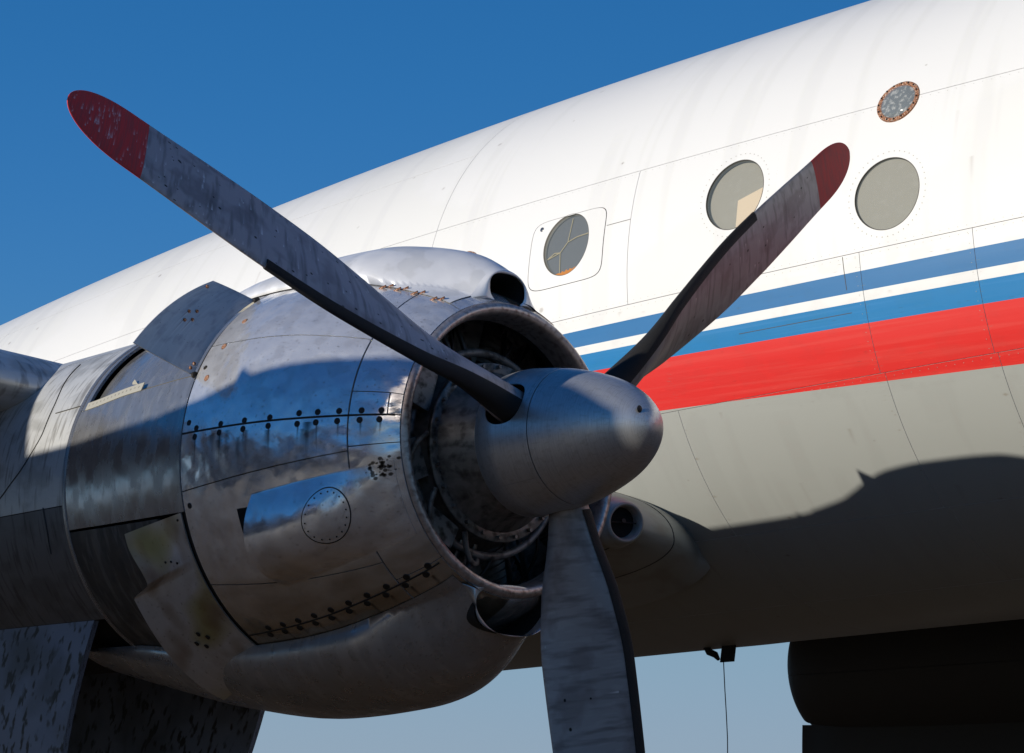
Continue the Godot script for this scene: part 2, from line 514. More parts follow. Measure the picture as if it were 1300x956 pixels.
	for k in 40: blot(fl, rng.randi_range(5, 506), rng.randi_range(5, 506), rng.randf_range(1.0, 3.0), Color(0.95, 0.95, 0.95, 0.6) if k % 3 == 0 else Color(0.1, 0.08, 0.07, 0.6))
	M.smooth.albedo_color = Color.WHITE; M.smooth.albedo_texture = tex(fl)
	M.dark = mat(lin(0.012, 0.011, 0.010), 0.8)
	M.black = mat(lin(0.004, 0.004, 0.004), 0.9)
	M.bolt = mat(lin(0.02, 0.017, 0.015), 0.55, 0.3)
	M.steel = mat(lin(0.32, 0.31, 0.30), 0.35, 1.0)
	M.lip = mat(lin(0.36, 0.29, 0.26), 0.42, 0.8)
	var li := blank(512, 512, lin(0.56, 0.50, 0.47))
	lay(li, grime(noise_image(63, 0.03, 512, 512), lin(0.16, 0.11, 0.09), 0.5, 2.0, 0.6))
	M.lip.albedo_color = Color.WHITE; M.lip.albedo_texture = tex(li); M.lip.uv1_triplanar = true; M.lip.uv1_scale = Vector3(2, 2, 2)
	var ru := blank(256, 256, lin(0.25, 0.09, 0.035))
	lay(ru, grime(noise_image(64, 0.06, 256, 256), lin(0.06, 0.02, 0.01), 0.5, 4.0, 0.9))
	lay(ru, grime(noise_image(65, 0.07, 256, 256), lin(0.7, 0.66, 0.6), 0.6, 6.0, 0.9))
	M.rust = mat(Color.WHITE, 0.85)
	M.rust.albedo_texture = tex(ru); M.rust.uv1_triplanar = true; M.rust.uv1_scale = Vector3(6, 6, 6)
	M.orange = mat(lin(0.40, 0.15, 0.03), 0.85)
	var mk := blank(256, 256, lin(0.10, 0.11, 0.12))
	lay(mk, grime(noise_image(66, 0.018, 256, 256), lin(0.34, 0.34, 0.33), 0.48, 3.0, 0.9))
	M.murky = mat(Color.WHITE, 0.5)
	M.murky.albedo_texture = tex(mk)
	M.port_shade = mat(lin(0.024, 0.023, 0.021), 0.6, 0.1)  # near black: shade of the fuselage put into the colour
	M.trim = mat(lin(0.42, 0.40, 0.34), 0.5, 0.2)
	M.rubber = mat(lin(0.015, 0.015, 0.015), 0.85)
	var gl := mat(Color(0.75, 0.8, 0.8, 0.10), 0.08)
	gl.transparency = BaseMaterial3D.TRANSPARENCY_ALPHA
	M.glass = gl
	var sh := blank(256, 256, lin(0.235, 0.222, 0.178))
	lay(sh, grime(noise_image(71, 0.02, 256, 256), lin(0.28, 0.27, 0.23), 0.5, 1.0, 0.5))
	M.shade = mat(Color.WHITE, 0.8)
	M.shade.albedo_texture = tex(sh)
	M.sun_patch = mat(lin(0.55, 0.44, 0.31), 0.9)  # beige sheet for the patch of sun inside the window
	M.cabin = mat(lin(0.06, 0.065, 0.075), 0.7)
	M.web = mat(lin(0.30, 0.25, 0.14), 0.8)
	M.rivet = mat(lin(0.33, 0.32, 0.29), 0.7)
	M.gasket = mat(lin(0.05, 0.047, 0.042), 0.7)
	# ground
	var gr := blank(1024, 1024, lin(0.065, 0.05, 0.017))
	lay(gr, grime(noise_image(81, 0.02, 1024, 1024), lin(0.04, 0.055, 0.012), 0.48, 2.0, 0.8))
	lay(gr, grime(noise_image(82, 0.15, 1024, 1024), lin(0.12, 0.09, 0.04), 0.55, 3.0, 0.6))
	M.grass = mat(Color.WHITE, 0.95)
	M.grass.albedo_texture = tex(gr); M.grass.uv1_triplanar = true; M.grass.uv1_world_triplanar = true; M.grass.uv1_scale = Vector3(0.12, 0.12, 0.12)
	var ap := blank(1024, 1024, lin(0.10, 0.056, 0.022))
	lay(ap, grime(noise_image(83, 0.01, 1024, 1024), lin(0.075, 0.045, 0.02), 0.5, 2.0, 0.7))
	lay(ap, grime(noise_image(84, 0.2, 1024, 1024), lin(0.11, 0.09, 0.07), 0.6, 3.0, 0.5))
	M.apron = mat(Color.WHITE, 0.9)
	M.apron.albedo_texture = tex(ap); M.apron.uv1_triplanar = true; M.apron.uv1_world_triplanar = true; M.apron.uv1_scale = Vector3(0.2, 0.2, 0.2)

func tex_l(im: Image, h := 1024) -> ImageTexture:
	if im.get_width() != 1024 or im.get_height() != h: im.resize(1024, h, Image.INTERPOLATE_CUBIC)
	im.generate_mipmaps()
	return ImageTexture.create_from_image(im)

func cowl_px(x: float) -> int: return int(clampf((x + 1.3) / 1.1, 0, 1) * 1023)
func cowl_py(a: float) -> int: return int(fposmod(a / 180.0, 1.0) * 2047)
func cowl_uv(x: float, a: float) -> Vector2: return Vector2((x + 1.3) / 1.1, a / 180.0)

# ---------------------------------------------------------------- fuselage
const RAD := [[-26.0, 0.12], [-24.0, 0.42], [-21.0, 0.85], [-17.0, 1.22], [-13.0, 1.5], [-10.0, 1.6225], [-8.0, 1.694], [-6.0, 1.742], [-4.5, 1.763], [-3.0, 1.771], [-1.5, 1.766], [0.0, 1.7475], [1.5, 1.716], [3.0, 1.65], [5.0, 1.46], [6.5, 1.18], [7.6, 0.84], [8.3, 0.5], [8.65, 0.2], [8.72, 0.02]]
const MID := [[-26.0, 4.95], [-22.0, 4.6], [-17.0, 4.3], [-13.0, 4.28], [-10.0, 4.325], [-8.0, 4.434], [-6.0, 4.517], [-4.5, 4.562], [-3.0, 4.593], [-1.5, 4.61], [0.0, 4.612], [1.5, 4.60], [3.0, 4.55], [5.0, 4.42], [7.0, 4.25], [8.72, 4.1]]

func hull(x: float, deg: float, h := 0.0) -> Vector3:
	var r: float
	var m: float
	if x > -10.0 and x < 1.5:
		r = 1.7475 - 0.0165 * x - 0.0029 * x * x
		m = 4.612 - 0.0033 * x - 0.0032 * x * x
	else:
		r = curve(RAD, x)
		m = curve(MID, x)
	var a := deg_to_rad(deg)
	return Vector3(x, m + (r + h) * cos(a), (r + h) * sin(a))

func livery_uv(x: float, deg: float) -> Vector2:
	var xx := clampf(x, -6.0, 3.0)
	var d := absf(deg)
	var t := 97.42 + 0.25 * xx
	var b := 116.3 + 1.33 * xx
	var v: float
	var k := 0.5 / (b - t)
	if d < t - 2.5: v = (0.25 - 2.5 * k) * d / (t - 2.5)
	elif d < b + 2.5: v = 0.25 + k * (d - t)
	else: v = lerpf(0.75 + 2.5 * k, 1.0, (d - b - 2.5) / (177.5 - b))
	return Vector2((x + 16.0) / 20.0, v)

func make_fuselage(plane: Node3D) -> void:
	var fus := group("fuselage", plane)
	var s := func(x, a, h): return hull(x, a, h)
	var gap := 0.0014
	# frame behind the joints
	var core := Shape.new()
	core.grid(Shape.span(-25.9, 8.7, 140), Shape.span(-180, 180, 96), func(x, a): return hull(x, a, -0.14), func(x, a, q): return hull(x, a, 0.1) - q)
	part("frame", core, M.gasket, fus)
	# skin panels on the starboard side: rows of angles from the crown, each cut at frames
	var rows := [
		[0.0, 48.7, [-16.0, -9.2, -3.97]],
		[48.7, 69.0, [-16.0, -9.2, -3.97]],
		[0.0, 69.0, [-3.97, 4.0]],
		[69.0, 94.2, [-16.0, -9.2, -3.97, -2.345, -1.13, 4.0]],
		[94.2, 113.85, [-16.0, -9.2, -3.97, -0.825, -0.172, 4.0]],
		[113.85, 139.0, [-16.0, -9.2, -3.97, -2.13, -0.80, -0.155, 4.0]],
		[139.0, 159.4, [-16.0, -9.2, -3.97, -2.1, -0.77, 4.0]],
		[159.4, 180.0, [-16.0, -9.2, -3.97, -2.1, 4.0]],
	]
	var holes := {
		"escape": {"u": -2.815, "v": 81.15, "au": 0.285, "av": 6.75, "p": 7.0, "box": 1.18},
		"cabin_a": {"u": -1.62, "v": 79.1, "au": 0.192, "av": 6.35, "p": 2.0},
		"cabin_b": {"u": -0.65, "v": 85.6, "au": 0.192, "av": 6.0, "p": 2.0, "box": 1.25},
		"small": {"u": -0.64, "v": 69.3, "au": 0.1, "av": 3.1, "p": 2.0},
		"rusty": {"u": -3.635, "v": 79.9, "au": 0.1, "av": 3.1, "p": 2.0},
	}
	for r in rows:
		for k in r[2].size() - 1:
			var x0: float = r[2][k] + gap
			var x1: float = r[2][k + 1] - gap
			if r[2][k] == -1.13: x0 = -1.13
			if r[2][k + 1] == -1.13: x1 = -1.13
			var ga := rad_to_deg(gap / 1.76)
			var a0: float = r[0] + ga
			var a1: float = r[1] - ga
			var hole = null
			if r[0] == 69.0 and r[2][k] == -3.97: hole = holes.escape
			if r[0] == 69.0 and r[2][k] == -2.345: hole = holes.cabin_a
			if r[0] == 69.0 and r[2][k] == -1.13: hole = holes.cabin_b
			var sk := Shape.new()
			sk.plate(Shape.span(x0, x1, maxi(6, int((x1 - x0) / 0.12))), Shape.span(a0, a1, maxi(6, int((a1 - a0) / 1.5))), s, 0.02, livery_uv, hole)
			part("skin_panel", sk, M.skin, fus)
	# the port side, the nose and the tail, unbroken
	var port := Shape.new()
	port.grid(Shape.span(-16.0, 4.0, 80), Shape.span(-180, 0, 60), func(x, a): return hull(x, a), func(x, a, q): return hull(x, a, 0.1) - q, livery_uv)
	part("skin_panel", port, M.skin, fus)
	var nose := Shape.new()
	nose.grid(Shape.span(4.003, 8.72, 50), Shape.span(-180, 180, 96), func(x, a): return hull(x, a), func(x, a, q): return hull(x, a, 0.1) - q, livery_uv)
	part("nose_cone", nose, M.skin, fus)
	var tail := Shape.new()
	tail.grid(Shape.span(-26.0, -16.003, 50), Shape.span(-180, 180, 96), func(x, a): return hull(x, a), func(x, a, q): return hull(x, a, 0.1) - q, livery_uv)
	part("tail_cone", tail, M.skin, fus)
	# short joints that do not run through
	for q in [[-1.62, 103.2, -0.91, 103.5], [-2.345, 78.7, -2.52, 78.7], [-0.925, 94.4, -0.92, 99.8]]:
		var j := Shape.new()
		j.grid(Shape.span(0, 1, 12), [-1.0, 1.0], func(u, v): return hull(lerpf(q[0], q[2], u) + (v * 0.0017 if absf(q[2] - q[0]) < 0.1 else 0.0), lerpf(q[1], q[3], u) + (v * 0.05 if absf(q[2] - q[0]) > 0.1 else 0.0), 0.0012), func(u, v, a): return hull(a.x, q[1], 1.0) - a)
		part("joint", j, M.gasket, fus)
	# rivets round the cabin windows and along the joints, too small to pick apart
	var rv := Shape.new()
	for q in [holes.cabin_a, holes.cabin_b]:
		for k in 44:
			var a := TAU * k / 44.0
			dot(rv, q.u + cos(a) * q.au * 1.18, q.v + sin(a) * q.av * 1.18, 0.0032)
	for row in [[69.6, -3.9, 1.0], [94.8, -3.9, 1.0], [93.6, -3.9, 1.0], [114.5, -2.1, 1.0], [138.4, -3.9, 1.0]]:
		var x: float = row[1]
		while x < row[2]:
			dot(rv, x, row[0], 0.002)
			x += 0.05
	for col in [[-0.85, 95.0, 146.0], [-0.195, 95.0, 138.0], [-2.16, 114.5, 150.0]]:
		var a: float = col[1]
		while a < col[2]:
			dot(rv, col[0], a, 0.002)
			a += 1.5
	var rvo := part("rivets", rv, M.rivet, fus)
	rvo.set_meta("kind", "stuff")
	make_window(plane, holes.cabin_a, "cabin window with a sunlit beige patch in its lower corner", "sun_patch")
	make_window(plane, holes.cabin_b, "cabin window behind a plain grey blind", "blind")
	make_hatch(plane, holes.escape)
	make_porthole(plane, holes.small, "small round porthole with a rusty ring, above the large windows")
	make_porthole(plane, holes.rusty, "rusty porthole mostly hidden behind the engine")

func dot(sh: Shape, x: float, a: float, r: float) -> void:
	var c := hull(x, a, 0.0012)
	var nn := (hull(x, a, 0.1) - c).normalized()
	var e1 := Vector3.RIGHT
	var e2 := nn.cross(e1).normalized()
	var k := sh.vert(c + nn * 0.0008, nn)
	var f := sh.p.size()
	for i in 7:
		sh.vert(c + (e1 * cos(TAU * i / 6.0) + e2 * sin(TAU * i / 6.0)) * r, nn)
	for i in 6: sh.tri(k, f + i, f + i + 1)

# points of a ring or disc on the hull about a hole; w scales its axes
func on_hole(q: Dictionary, w: float, a: float, h: float) -> Vector3:
	return hull(q.u + q.au * w * cos(a), q.v + q.av * w * sin(a), h)

func disc(q: Dictionary, w0: float, w1: float, h0: float, h1: float, n := 3) -> Shape:
	var d := Shape.new()
	d.grid(Shape.span(w0, w1, n), Shape.span(0, TAU, 64), func(w, a): return on_hole(q, w, a, lerpf(h0, h1, inverse_lerp(w0, w1, w)) if w1 != w0 else h0), func(w, a, p_): return hull(q.u, q.v, 1.0) - hull(q.u, q.v, 0.0), func(w, a): return Vector2(0.5 + 0.5 * w * cos(a), 0.5 + 0.5 * w * sin(a)))
	return d

func make_window(plane: Node3D, q: Dictionary, label: String, kind: String) -> void:
	var w := group("window", plane)
	w.set_meta("label", label)
	var fr := Shape.new()
	var prof := [[1.0, 0.0], [0.998, 0.0015], [0.985, 0.0015], [0.978, -0.002], [0.976, -0.02]]
	fr.grid(Shape.span(0, 4, 8), Shape.span(0, TAU, 72), func(u, a):
		var i := mini(int(maxf(u, 0.0)), 3)
		var f: float = clampf(u - i, 0, 1)
		return on_hole(q, lerpf(prof[i][0], prof[i + 1][0], f), a, lerpf(prof[i][1], prof[i + 1][1], f)), func(u, a, p_): return hull(q.u, q.v, 0.3) - p_)
	part("window_frame", fr, M.gasket, w)
	part("window_pane", disc(q, 0.0, 0.978, -0.003, -0.006, 10), M.glass, w)
	if kind == "blind":
		part("blind", disc(q, 0.0, 0.99, -0.013, -0.015, 12), M.shade, w)
	else:
		part("blind", disc(q, 0.0, 0.99, -0.03, -0.03, 12), M.shade, w)
		var c := Shape.new()
		var pts := []
		for k in 17:
			var a := lerpf(-0.28, 1.35, k / 16.0)
			pts.append(on_hole(q, 0.975, a + 0.2, -0.022))
		var cc := on_hole({"u": q.u + 0.0, "v": q.v + 0.3, "au": q.au, "av": q.av}, 0.12, 1.2, -0.022)
		var nn := hull(q.u, q.v, 1.0) - hull(q.u, q.v, 0.0)
		var ci := c.vert(cc, nn)
		for p_ in pts: c.vert(p_, nn)
		for k in 16: c.tri(ci, ci + 1 + k, ci + 2 + k)
		part("sun_patch", c, M.sun_patch, w)
	var back := disc(q, 0.0, 1.0, -0.09, -0.09, 2)
	part("liner", back, M.cabin, w)

func make_hatch(plane: Node3D, q: Dictionary) -> void:
	var d := group("escape_hatch", plane)
	d.set_meta("label", "rounded escape hatch with a round window and a rusty lower rim")
	var win := {"u": -2.82, "v": 80.2, "au": 0.172, "av": 5.9, "p": 2.0}
	# hatch skin: a ring from the window's edge to the rounded outline
	var sk := Shape.new()
	var outline := func(a, k):
		var ca := cos(a)
		var sa := sin(a)
		var m: float = k / pow(pow(absf(ca), 7.0) + pow(absf(sa), 7.0), 1.0 / 7.0)
		return Vector2(q.u + q.au * ca * m, q.v + q.av * sa * m)
	var at := func(r, a):
		var o: Vector2 = outline.call(a, 0.985)
		return Vector2(win.u + win.au * cos(a), win.v + win.av * sin(a)).lerp(o, r)
	sk.grid([0.0, 0.2, 0.5, 0.8, 1.0], Shape.span(0, TAU, 120), func(r, a):
		var o: Vector2 = at.call(r, a)
		return hull(o.x, o.y, 0.001), func(r, a, p_): return hull(p_.x, q.v, 1.0) - hull(p_.x, q.v, 0.0), func(r, a):
		var o: Vector2 = at.call(r, a)
		return livery_uv(o.x, o.y))
	part("hatch_skin", sk, M.skin, d)
	var rim := Shape.new()
	rim.grid(Shape.span(0, TAU, 120), [0.0, 1.0], func(a, v):
		var o: Vector2 = outline.call(a, 0.985)
		return hull(o.x, o.y, 0.001 - 0.007 * v), func(a, v, p_):
		var o: Vector2 = outline.call(a, 1.05)
		return hull(o.x, o.y) - p_)
	part("hatch_edge", rim, M.gasket, d)
	var fr := Shape.new()
	fr.grid([1.0, 0.99, 0.975], Shape.span(0, TAU, 72), func(w, a): return on_hole(win, w, a, 0.002 if w > 0.995 else (0.002 if w > 0.98 else -0.02)), func(w, a, p_): return hull(win.u, win.v, 0.3) - p_)
	part("window_frame", fr, M.gasket, d)
	part("window_pane", disc(win, 0.0, 0.978, -0.004, -0.007, 8), M.glass, d)
	part("liner", disc(win, 0.0, 0.99, -0.026, -0.026, 12), M.cabin, d)
	# struts of a seat frame seen through the pane
	var st := Shape.new()
	var pp := func(x, y): return hull(win.u + win.au * x, win.v + win.av * y, -0.022)
	for l in [[[-0.9, 0.30], [-0.35, 0.18], [-0.05, -0.12], [0.35, -0.22], [0.9, -0.25]], [[-0.05, -0.12], [0.02, -0.9]], [[-0.35, 0.18], [-0.30, 0.9]], [[-0.9, 0.3], [-0.6, 0.15], [-0.35, 0.18]]]:
		var pts := []
		for k in l: pts.append(pp.call(k[0], k[1]))
		st.tube(pts, [0.0036], 6)
	part("strut", st, M.web, d)
	# rust gathered along the lower edge of the pane
	var ru := Shape.new()
	ru.grid(Shape.span(0.80, 0.965, 3), Shape.span(0.95, 2.0, 24), func(w, a): return on_hole(win, lerpf(0.975 - (0.12 + 0.03 * sin(a * 31.0)) * sin((a - 0.95) / 1.05 * PI), 0.975, (w - 0.80) / 0.165), a, -0.0042), func(w, a, p_): return hull(win.u, win.v, 1.0) - hull(win.u, win.v, 0.0))
	part("rust_stain", ru, M.orange, d)
	var lock := Shape.new()
	lock.lathe([Vector2(0.0, 0.014), Vector2(0.003, 0.013), Vector2(0.003, 0.0)], 16)
	var lo := part("lock", lock, M.steel, d)
	var c := hull(-3.03, 75.9, 0.001)
	var nn := (hull(-3.03, 75.9, 0.1) - c).normalized()
	lo.basis = Basis(nn, nn.cross(Vector3.RIGHT).normalized(), nn.cross(nn.cross(Vector3.RIGHT)).normalized())
	lo.position = c

func make_porthole(plane: Node3D, q: Dictionary, label: String) -> void:
	var w := group("porthole", plane)
	w.set_meta("label", label)
	var fr := Shape.new()
	var prof := [[1.24, 0.0], [1.22, 0.008], [1.12, 0.011], [1.02, 0.009], [0.98, 0.003]]
	fr.grid(Shape.span(0, 4, 8), Shape.span(0, TAU, 64), func(u, a):
		var i := mini(int(maxf(u, 0.0)), 3)
		var f: float = clampf(u - i, 0, 1)
		return on_hole(q, lerpf(prof[i][0], prof[i + 1][0], f), a, lerpf(prof[i][1], prof[i + 1][1], f)), func(u, a, p_): return hull(q.u, q.v, 0.4) - p_)
	part("porthole_ring", fr, M.rust, w)
	for k in 16:
		var a := TAU * k / 16.0
		var b := Shape.new()
		var c := on_hole(q, 1.12, a, 0.011)
		var nn := (on_hole(q, 1.12, a, 0.1) - c).normalized()
		b.tube([c, c + nn * 0.003], [0.006, 0.004], 7)
		part("bolt", b, M.bolt, w)
	var gl := Shape.new()
	gl.grid(Shape.span(0.0, 1.0, 8), Shape.span(0, TAU, 48), func(r, a): return on_hole(q, r, a, 0.004 + 0.028 * sqrt(maxf(0.0, 1.0 - r * r * 0.96))), func(r, a, p_): return hull(q.u, q.v, 1.0) - hull(q.u, q.v, 0.0))
	part("porthole_dome", gl, M.glass, w)
	part("liner", disc(q, 0.0, 1.0, 0.003, 0.003, 2), M.murky, w)

# ---------------------------------------------------------------- wings
func wing_point(z: float, s: float, side := 1.0) -> Vector3:
	# s from -1 (trailing edge along the underside) over 0 (leading edge) to 1 (trailing edge along the top)
	var le := Vector2(-2.27 - 0.10 * (z - 1.9), 3.28 + 0.09 * (z - 1.9))
	var chord := lerpf(5.3, 1.7, clampf((z - 1.9) / 17.0, 0, 1))
	var thick := 0.135 * chord
	var grow := pow(clampf((2.0 - z) / 0.9, 0, 1), 2.0) * 0.5
	if z > 18.2: thick *= sqrt(maxf(0.0, 1.0 - pow((z - 18.2) / 0.5, 2.0)))
	var c := absf(s)
	c = c * c
	var yt := 5.0 * (0.2969 * sqrt(c) - 0.126 * c - 0.3516 * c * c + 0.2843 * c * c * c - 0.1036 * c * c * c * c) * (thick + grow * 0.6)
	var camber := 0.03 * chord * (1.0 - pow(2.0 * c - 0.8, 2.0) / 1.44)
	var y := le.y + camber - 0.03 * chord * (1.0 - 0.64 / 1.44) + (yt * 0.95 if s > 0 else -yt * 0.62) - c * 0.02 * chord
	return Vector3(le.x - grow * 0.5 - c * chord, y, z * side)

func make_wing(plane: Node3D, side: float) -> void:
	var w := group("wing", plane)
	w.set_meta("label", "starboard wing" if side > 0 else "port wing behind the fuselage")
	var zs := Shape.span(2.6, 18.2, 50) + Shape.span(18.25, 18.7, 10)
	var ss := Shape.span(-1, 1, 80)
	var sk := Shape.new()
	sk.grid(zs, ss, func(z, s): return wing_point(z, s, side), func(z, s, p_): return p_ - wing_point(z, 0.0, side) + Vector3(1.5, 0.001 if s > 0 else -0.001, 0), func(z, s): return Vector2(z / 2.5, s * 1.1))
	part("wing_skin", sk, M.grey, w)
	var fi := Shape.new()
	fi.grid(Shape.span(1.0, 2.596, 20), ss, func(z, s): return wing_point(z, s, side), func(z, s, p_): return p_ - wing_point(z, 0.0, side) + Vector3(1.5, 0.001 if s > 0 else -0.001, 0), func(z, s): return Vector2(z / 2.5, s * 1.1))
	part("root_fillet", fi, M.paint, w)
	if side > 0:
		# joints of the fillet at the root and the air intake in the leading edge
		for q in [[1.83, -0.55, 0.42], [1.45, -0.5, 0.35]]:
			var pts := []
			for k in 41:
				var s := lerpf(q[1], q[2], k / 40.0)
				pts.append(wing_point(q[0] , s, side))
			var j := Shape.new()
			j.tube(pts, [0.0035], 5)
			part("joint", j, M.gasket, w)
		var at := Vector3(-2.205, 3.27, 1.965)
		var ax := Vector3(0.93, -0.12, 0.32).normalized()
		var t := Shape.new()
		t.lathe([Vector2(-0.09, 0.135), Vector2(-0.03, 0.122), Vector2(0.015, 0.108), Vector2(0.028, 0.098), Vector2(0.026, 0.09), Vector2(0.01, 0.083), Vector2(-0.03, 0.078), Vector2(-0.14, 0.075)], 48)
		var e1 := ax.cross(Vector3.UP).normalized()
		var e2 := e1.cross(ax).normalized()
		var b := Basis(ax, e2, e1)
		var inl := group("air_intake", plane, at)
		inl.basis = b
		inl.set_meta("label", "round air intake in the leading edge of the wing root")
		part("intake_lip", t, M.paint, inl)
		var bk := Shape.new()
		bk.lathe([Vector2(-0.04, 0.079), Vector2(-0.041, 0.0)], 32)
		part("intake_throat", bk, M.black, inl)
		var pr := Shape.new()
		pr.tube([Vector3(-0.04, 0, 0), Vector3(0.0, 0.01, 0.0)], [0.012], 8)
		pr.tube([Vector3(-0.01, 0, -0.075), Vector3(-0.01, 0, 0.075)], [0.004], 6)
		part("intake_probe", pr, M.bolt, inl)

# ---------------------------------------------------------------- engine
const COWL := [[-6.13, 0.15], [-6.12, 0.40], [-6.07, 0.54], [-5.95, 0.62], [-5.6, 0.675], [-4.5, 0.71], [-3.0, 0.72], [-2.1, 0.735], [-1.7, 0.775], [-1.25, 0.795], [-1.0, 0.785], [-0.8, 0.76], [-0.6, 0.71], [-0.44, 0.655], [-0.30, 0.59], [-0.25, 0.55]]

func rc(x: float) -> float: return curve(COWL, x)
func skin_at(x: float, a: float, h: float) -> Vector3: return cyl(x, a, rc(x) + h)

func cowl_panel(parent: Node3D, called: String, x0: float, x1: float, lo: Callable, hi: Callable, m: Material, label := "") -> void:
	var g := 0.0022
	var s := func(x, v, h): return skin_at(x, lerpf(lo.call(x) + 0.16, hi.call(x) - 0.16, v), h)
	var uvf := func(x, v): return cowl_uv(x, lerpf(lo.call(x), hi.call(x), v))
	var wide: float = absf(hi.call(x0) - lo.call(x0))
	var p_ := Shape.new()
	p_.plate(Shape.span(x0 + g, x1 - g, maxi(4, int((x1 - x0) / 0.035))), Shape.span(0.0, 1.0, maxi(3, int(wide / 2.5))), s, 0.006, uvf)
	part(called, p_, m, parent, label)

func fastener(parent: Node3D, x: float, a: float, r := 0.012, called := "fastener", m = null) -> void:
	if not M.has("fastener_mesh"):
		var sh := Shape.new()
		sh.lathe([Vector2(-0.004, 1.0), Vector2(0.0012, 0.95), Vector2(0.002, 0.7), Vector2(0.0008, 0.6), Vector2(0.0008, 0.0)], 12)
		M.fastener_mesh = sh.mesh()
	var o := part(called, M.fastener_mesh, m if m else M.bolt, parent)
	var up := (skin_at(x, a, 0.1) - skin_at(x, a, 0.0)).normalized()
	var slope := (skin_at(x + 0.01, a, 0) - skin_at(x - 0.01, a, 0)).normalized()
	var across := slope.cross(up).normalized()
	up = across.cross(slope).normalized()
	o.transform = Transform3D(Basis(up, slope * r, across * r), skin_at(x, a, 0.0005))

func fixed(v: float) -> Callable: return func(_x): return v

func bulge(x: float, al: float, top: Array, half: float, narrow: float, front: float) -> float:
	var wid := lerpf(narrow, 1.0, smoothstep(0.0, 0.38, front - x))
	var u := clampf(absf(al) / (half * wid), 0, 1)
	var g := pow(1.0 - u * u, lerpf(1.5, 0.42, smoothstep(0.0, 0.45, front - x)))
	return rc(x) + 0.004 + maxf(curve(top, x) - rc(x), 0.0) * g

# a scoop faired into the cowling at the angle mid, with an open mouth at its front
func scoop(eng: Node3D, called: String, mid: float, half: float, top: Array, front: float, back: float, narrow: float, hole: Array, m: Material, label: String) -> void:
	var g := group(called, eng.get_parent(), eng.position)
	g.set_meta("label", label)
	var f := func(x, al): return cyl(x, mid + al, bulge(x, al, top, half, narrow, front))
	var xs := Shape.span(back, -1.25, 16) + Shape.span(-1.22, front, 40)
	var sk := Shape.new()
	sk.grid(xs, Shape.span(-half, half, 56), f, func(x, al, p_): return cyl(x, mid + al, 3.0) - p_, func(x, al): return cowl_uv(x * 0.8, mid + al))
	part("scoop_skin", sk, m, g)
	# the mouth: from the front edge of the skin round the lip into the duct; hole = [centre radius, half width, half height]
	var n_ := 56
	var edge := func(k):   # closed loop: along the skin's front edge, then back along the lip of the cowling
		var t: float = fposmod(k, 1.0)
		if t < 0.7:
			var al := lerpf(-half * narrow, half * narrow, t / 0.7)
			return f.call(front, al)
		var al2 := lerpf(half * narrow, -half * narrow, (t - 0.7) / 0.3)
		return cyl(front, mid + al2, rc(front) - 0.01)
	var c := cyl(front, mid, hole[0])
	var upv := (cyl(front, mid, 1.0) - cyl(front, mid, 0.0)).normalized()
	var rt := upv.cross(Vector3.RIGHT).normalized()
	if (cyl(front, mid + 5.0, 1.0) - cyl(front, mid - 5.0, 1.0)).dot(rt) < 0.0: rt = -rt
	var mouth := func(k, w, x):
		var t: float = fposmod(k, 1.0)
		var a: float
		if t < 0.7: a = lerpf(PI + 0.55, -0.55, t / 0.7)
		else: a = lerpf(-0.55, -PI + 0.55, (t - 0.7) / 0.3)
		var ca := cos(a)
		var sa := sin(a)
		return Vector3(x, c.y, c.z) + rt * hole[1] * w * signf(ca) * pow(absf(ca), 0.85) + upv * hole[2] * w * signf(sa) * pow(absf(sa), 0.75)
	var ring := Shape.new()
	ring.grid(Shape.span(0.0, 1.0, 10), Shape.span(0.0, 0.9999, 84), func(v, k):
		var e: Vector3 = edge.call(k)
		var o: Vector3 = mouth.call(k, 1.0, front + 0.012)
		var q := e.lerp(o, v)
		q.x += 0.016 * sin(v * PI * 0.8)
		return q, func(v, k, p_): return Vector3(1, 0, 0) + (p_ - c) * 2.0 * (1.0 - v), func(v, k): return cowl_uv(front + v * 0.05, mid + k * 20.0))
	part("scoop_lip", ring, m, g)
	var duct := Shape.new()
	duct.grid(Shape.span(0.0, 1.0, 8), Shape.span(0.0, 0.9999, 84), func(v, k): return mouth.call(k, 1.0 - 0.1 * sin(v * PI * 0.5), front + 0.012 - 0.34 * v), func(v, k, p_): return Vector3(p_.x, c.y, c.z) - p_)
	part("scoop_duct", duct, M.dark, g)
	var bk := Shape.new()
	bk.lathe([Vector2(0.0, 0.3), Vector2(0.0, 0.0)], 24)
	var bo := part("scoop_baffle", bk, M.black, g)
	bo.position = Vector3(front - 0.31, c.y, c.z)
	bo.scale = Vector3(1, hole[2] * 3.4, hole[1] * 3.4)

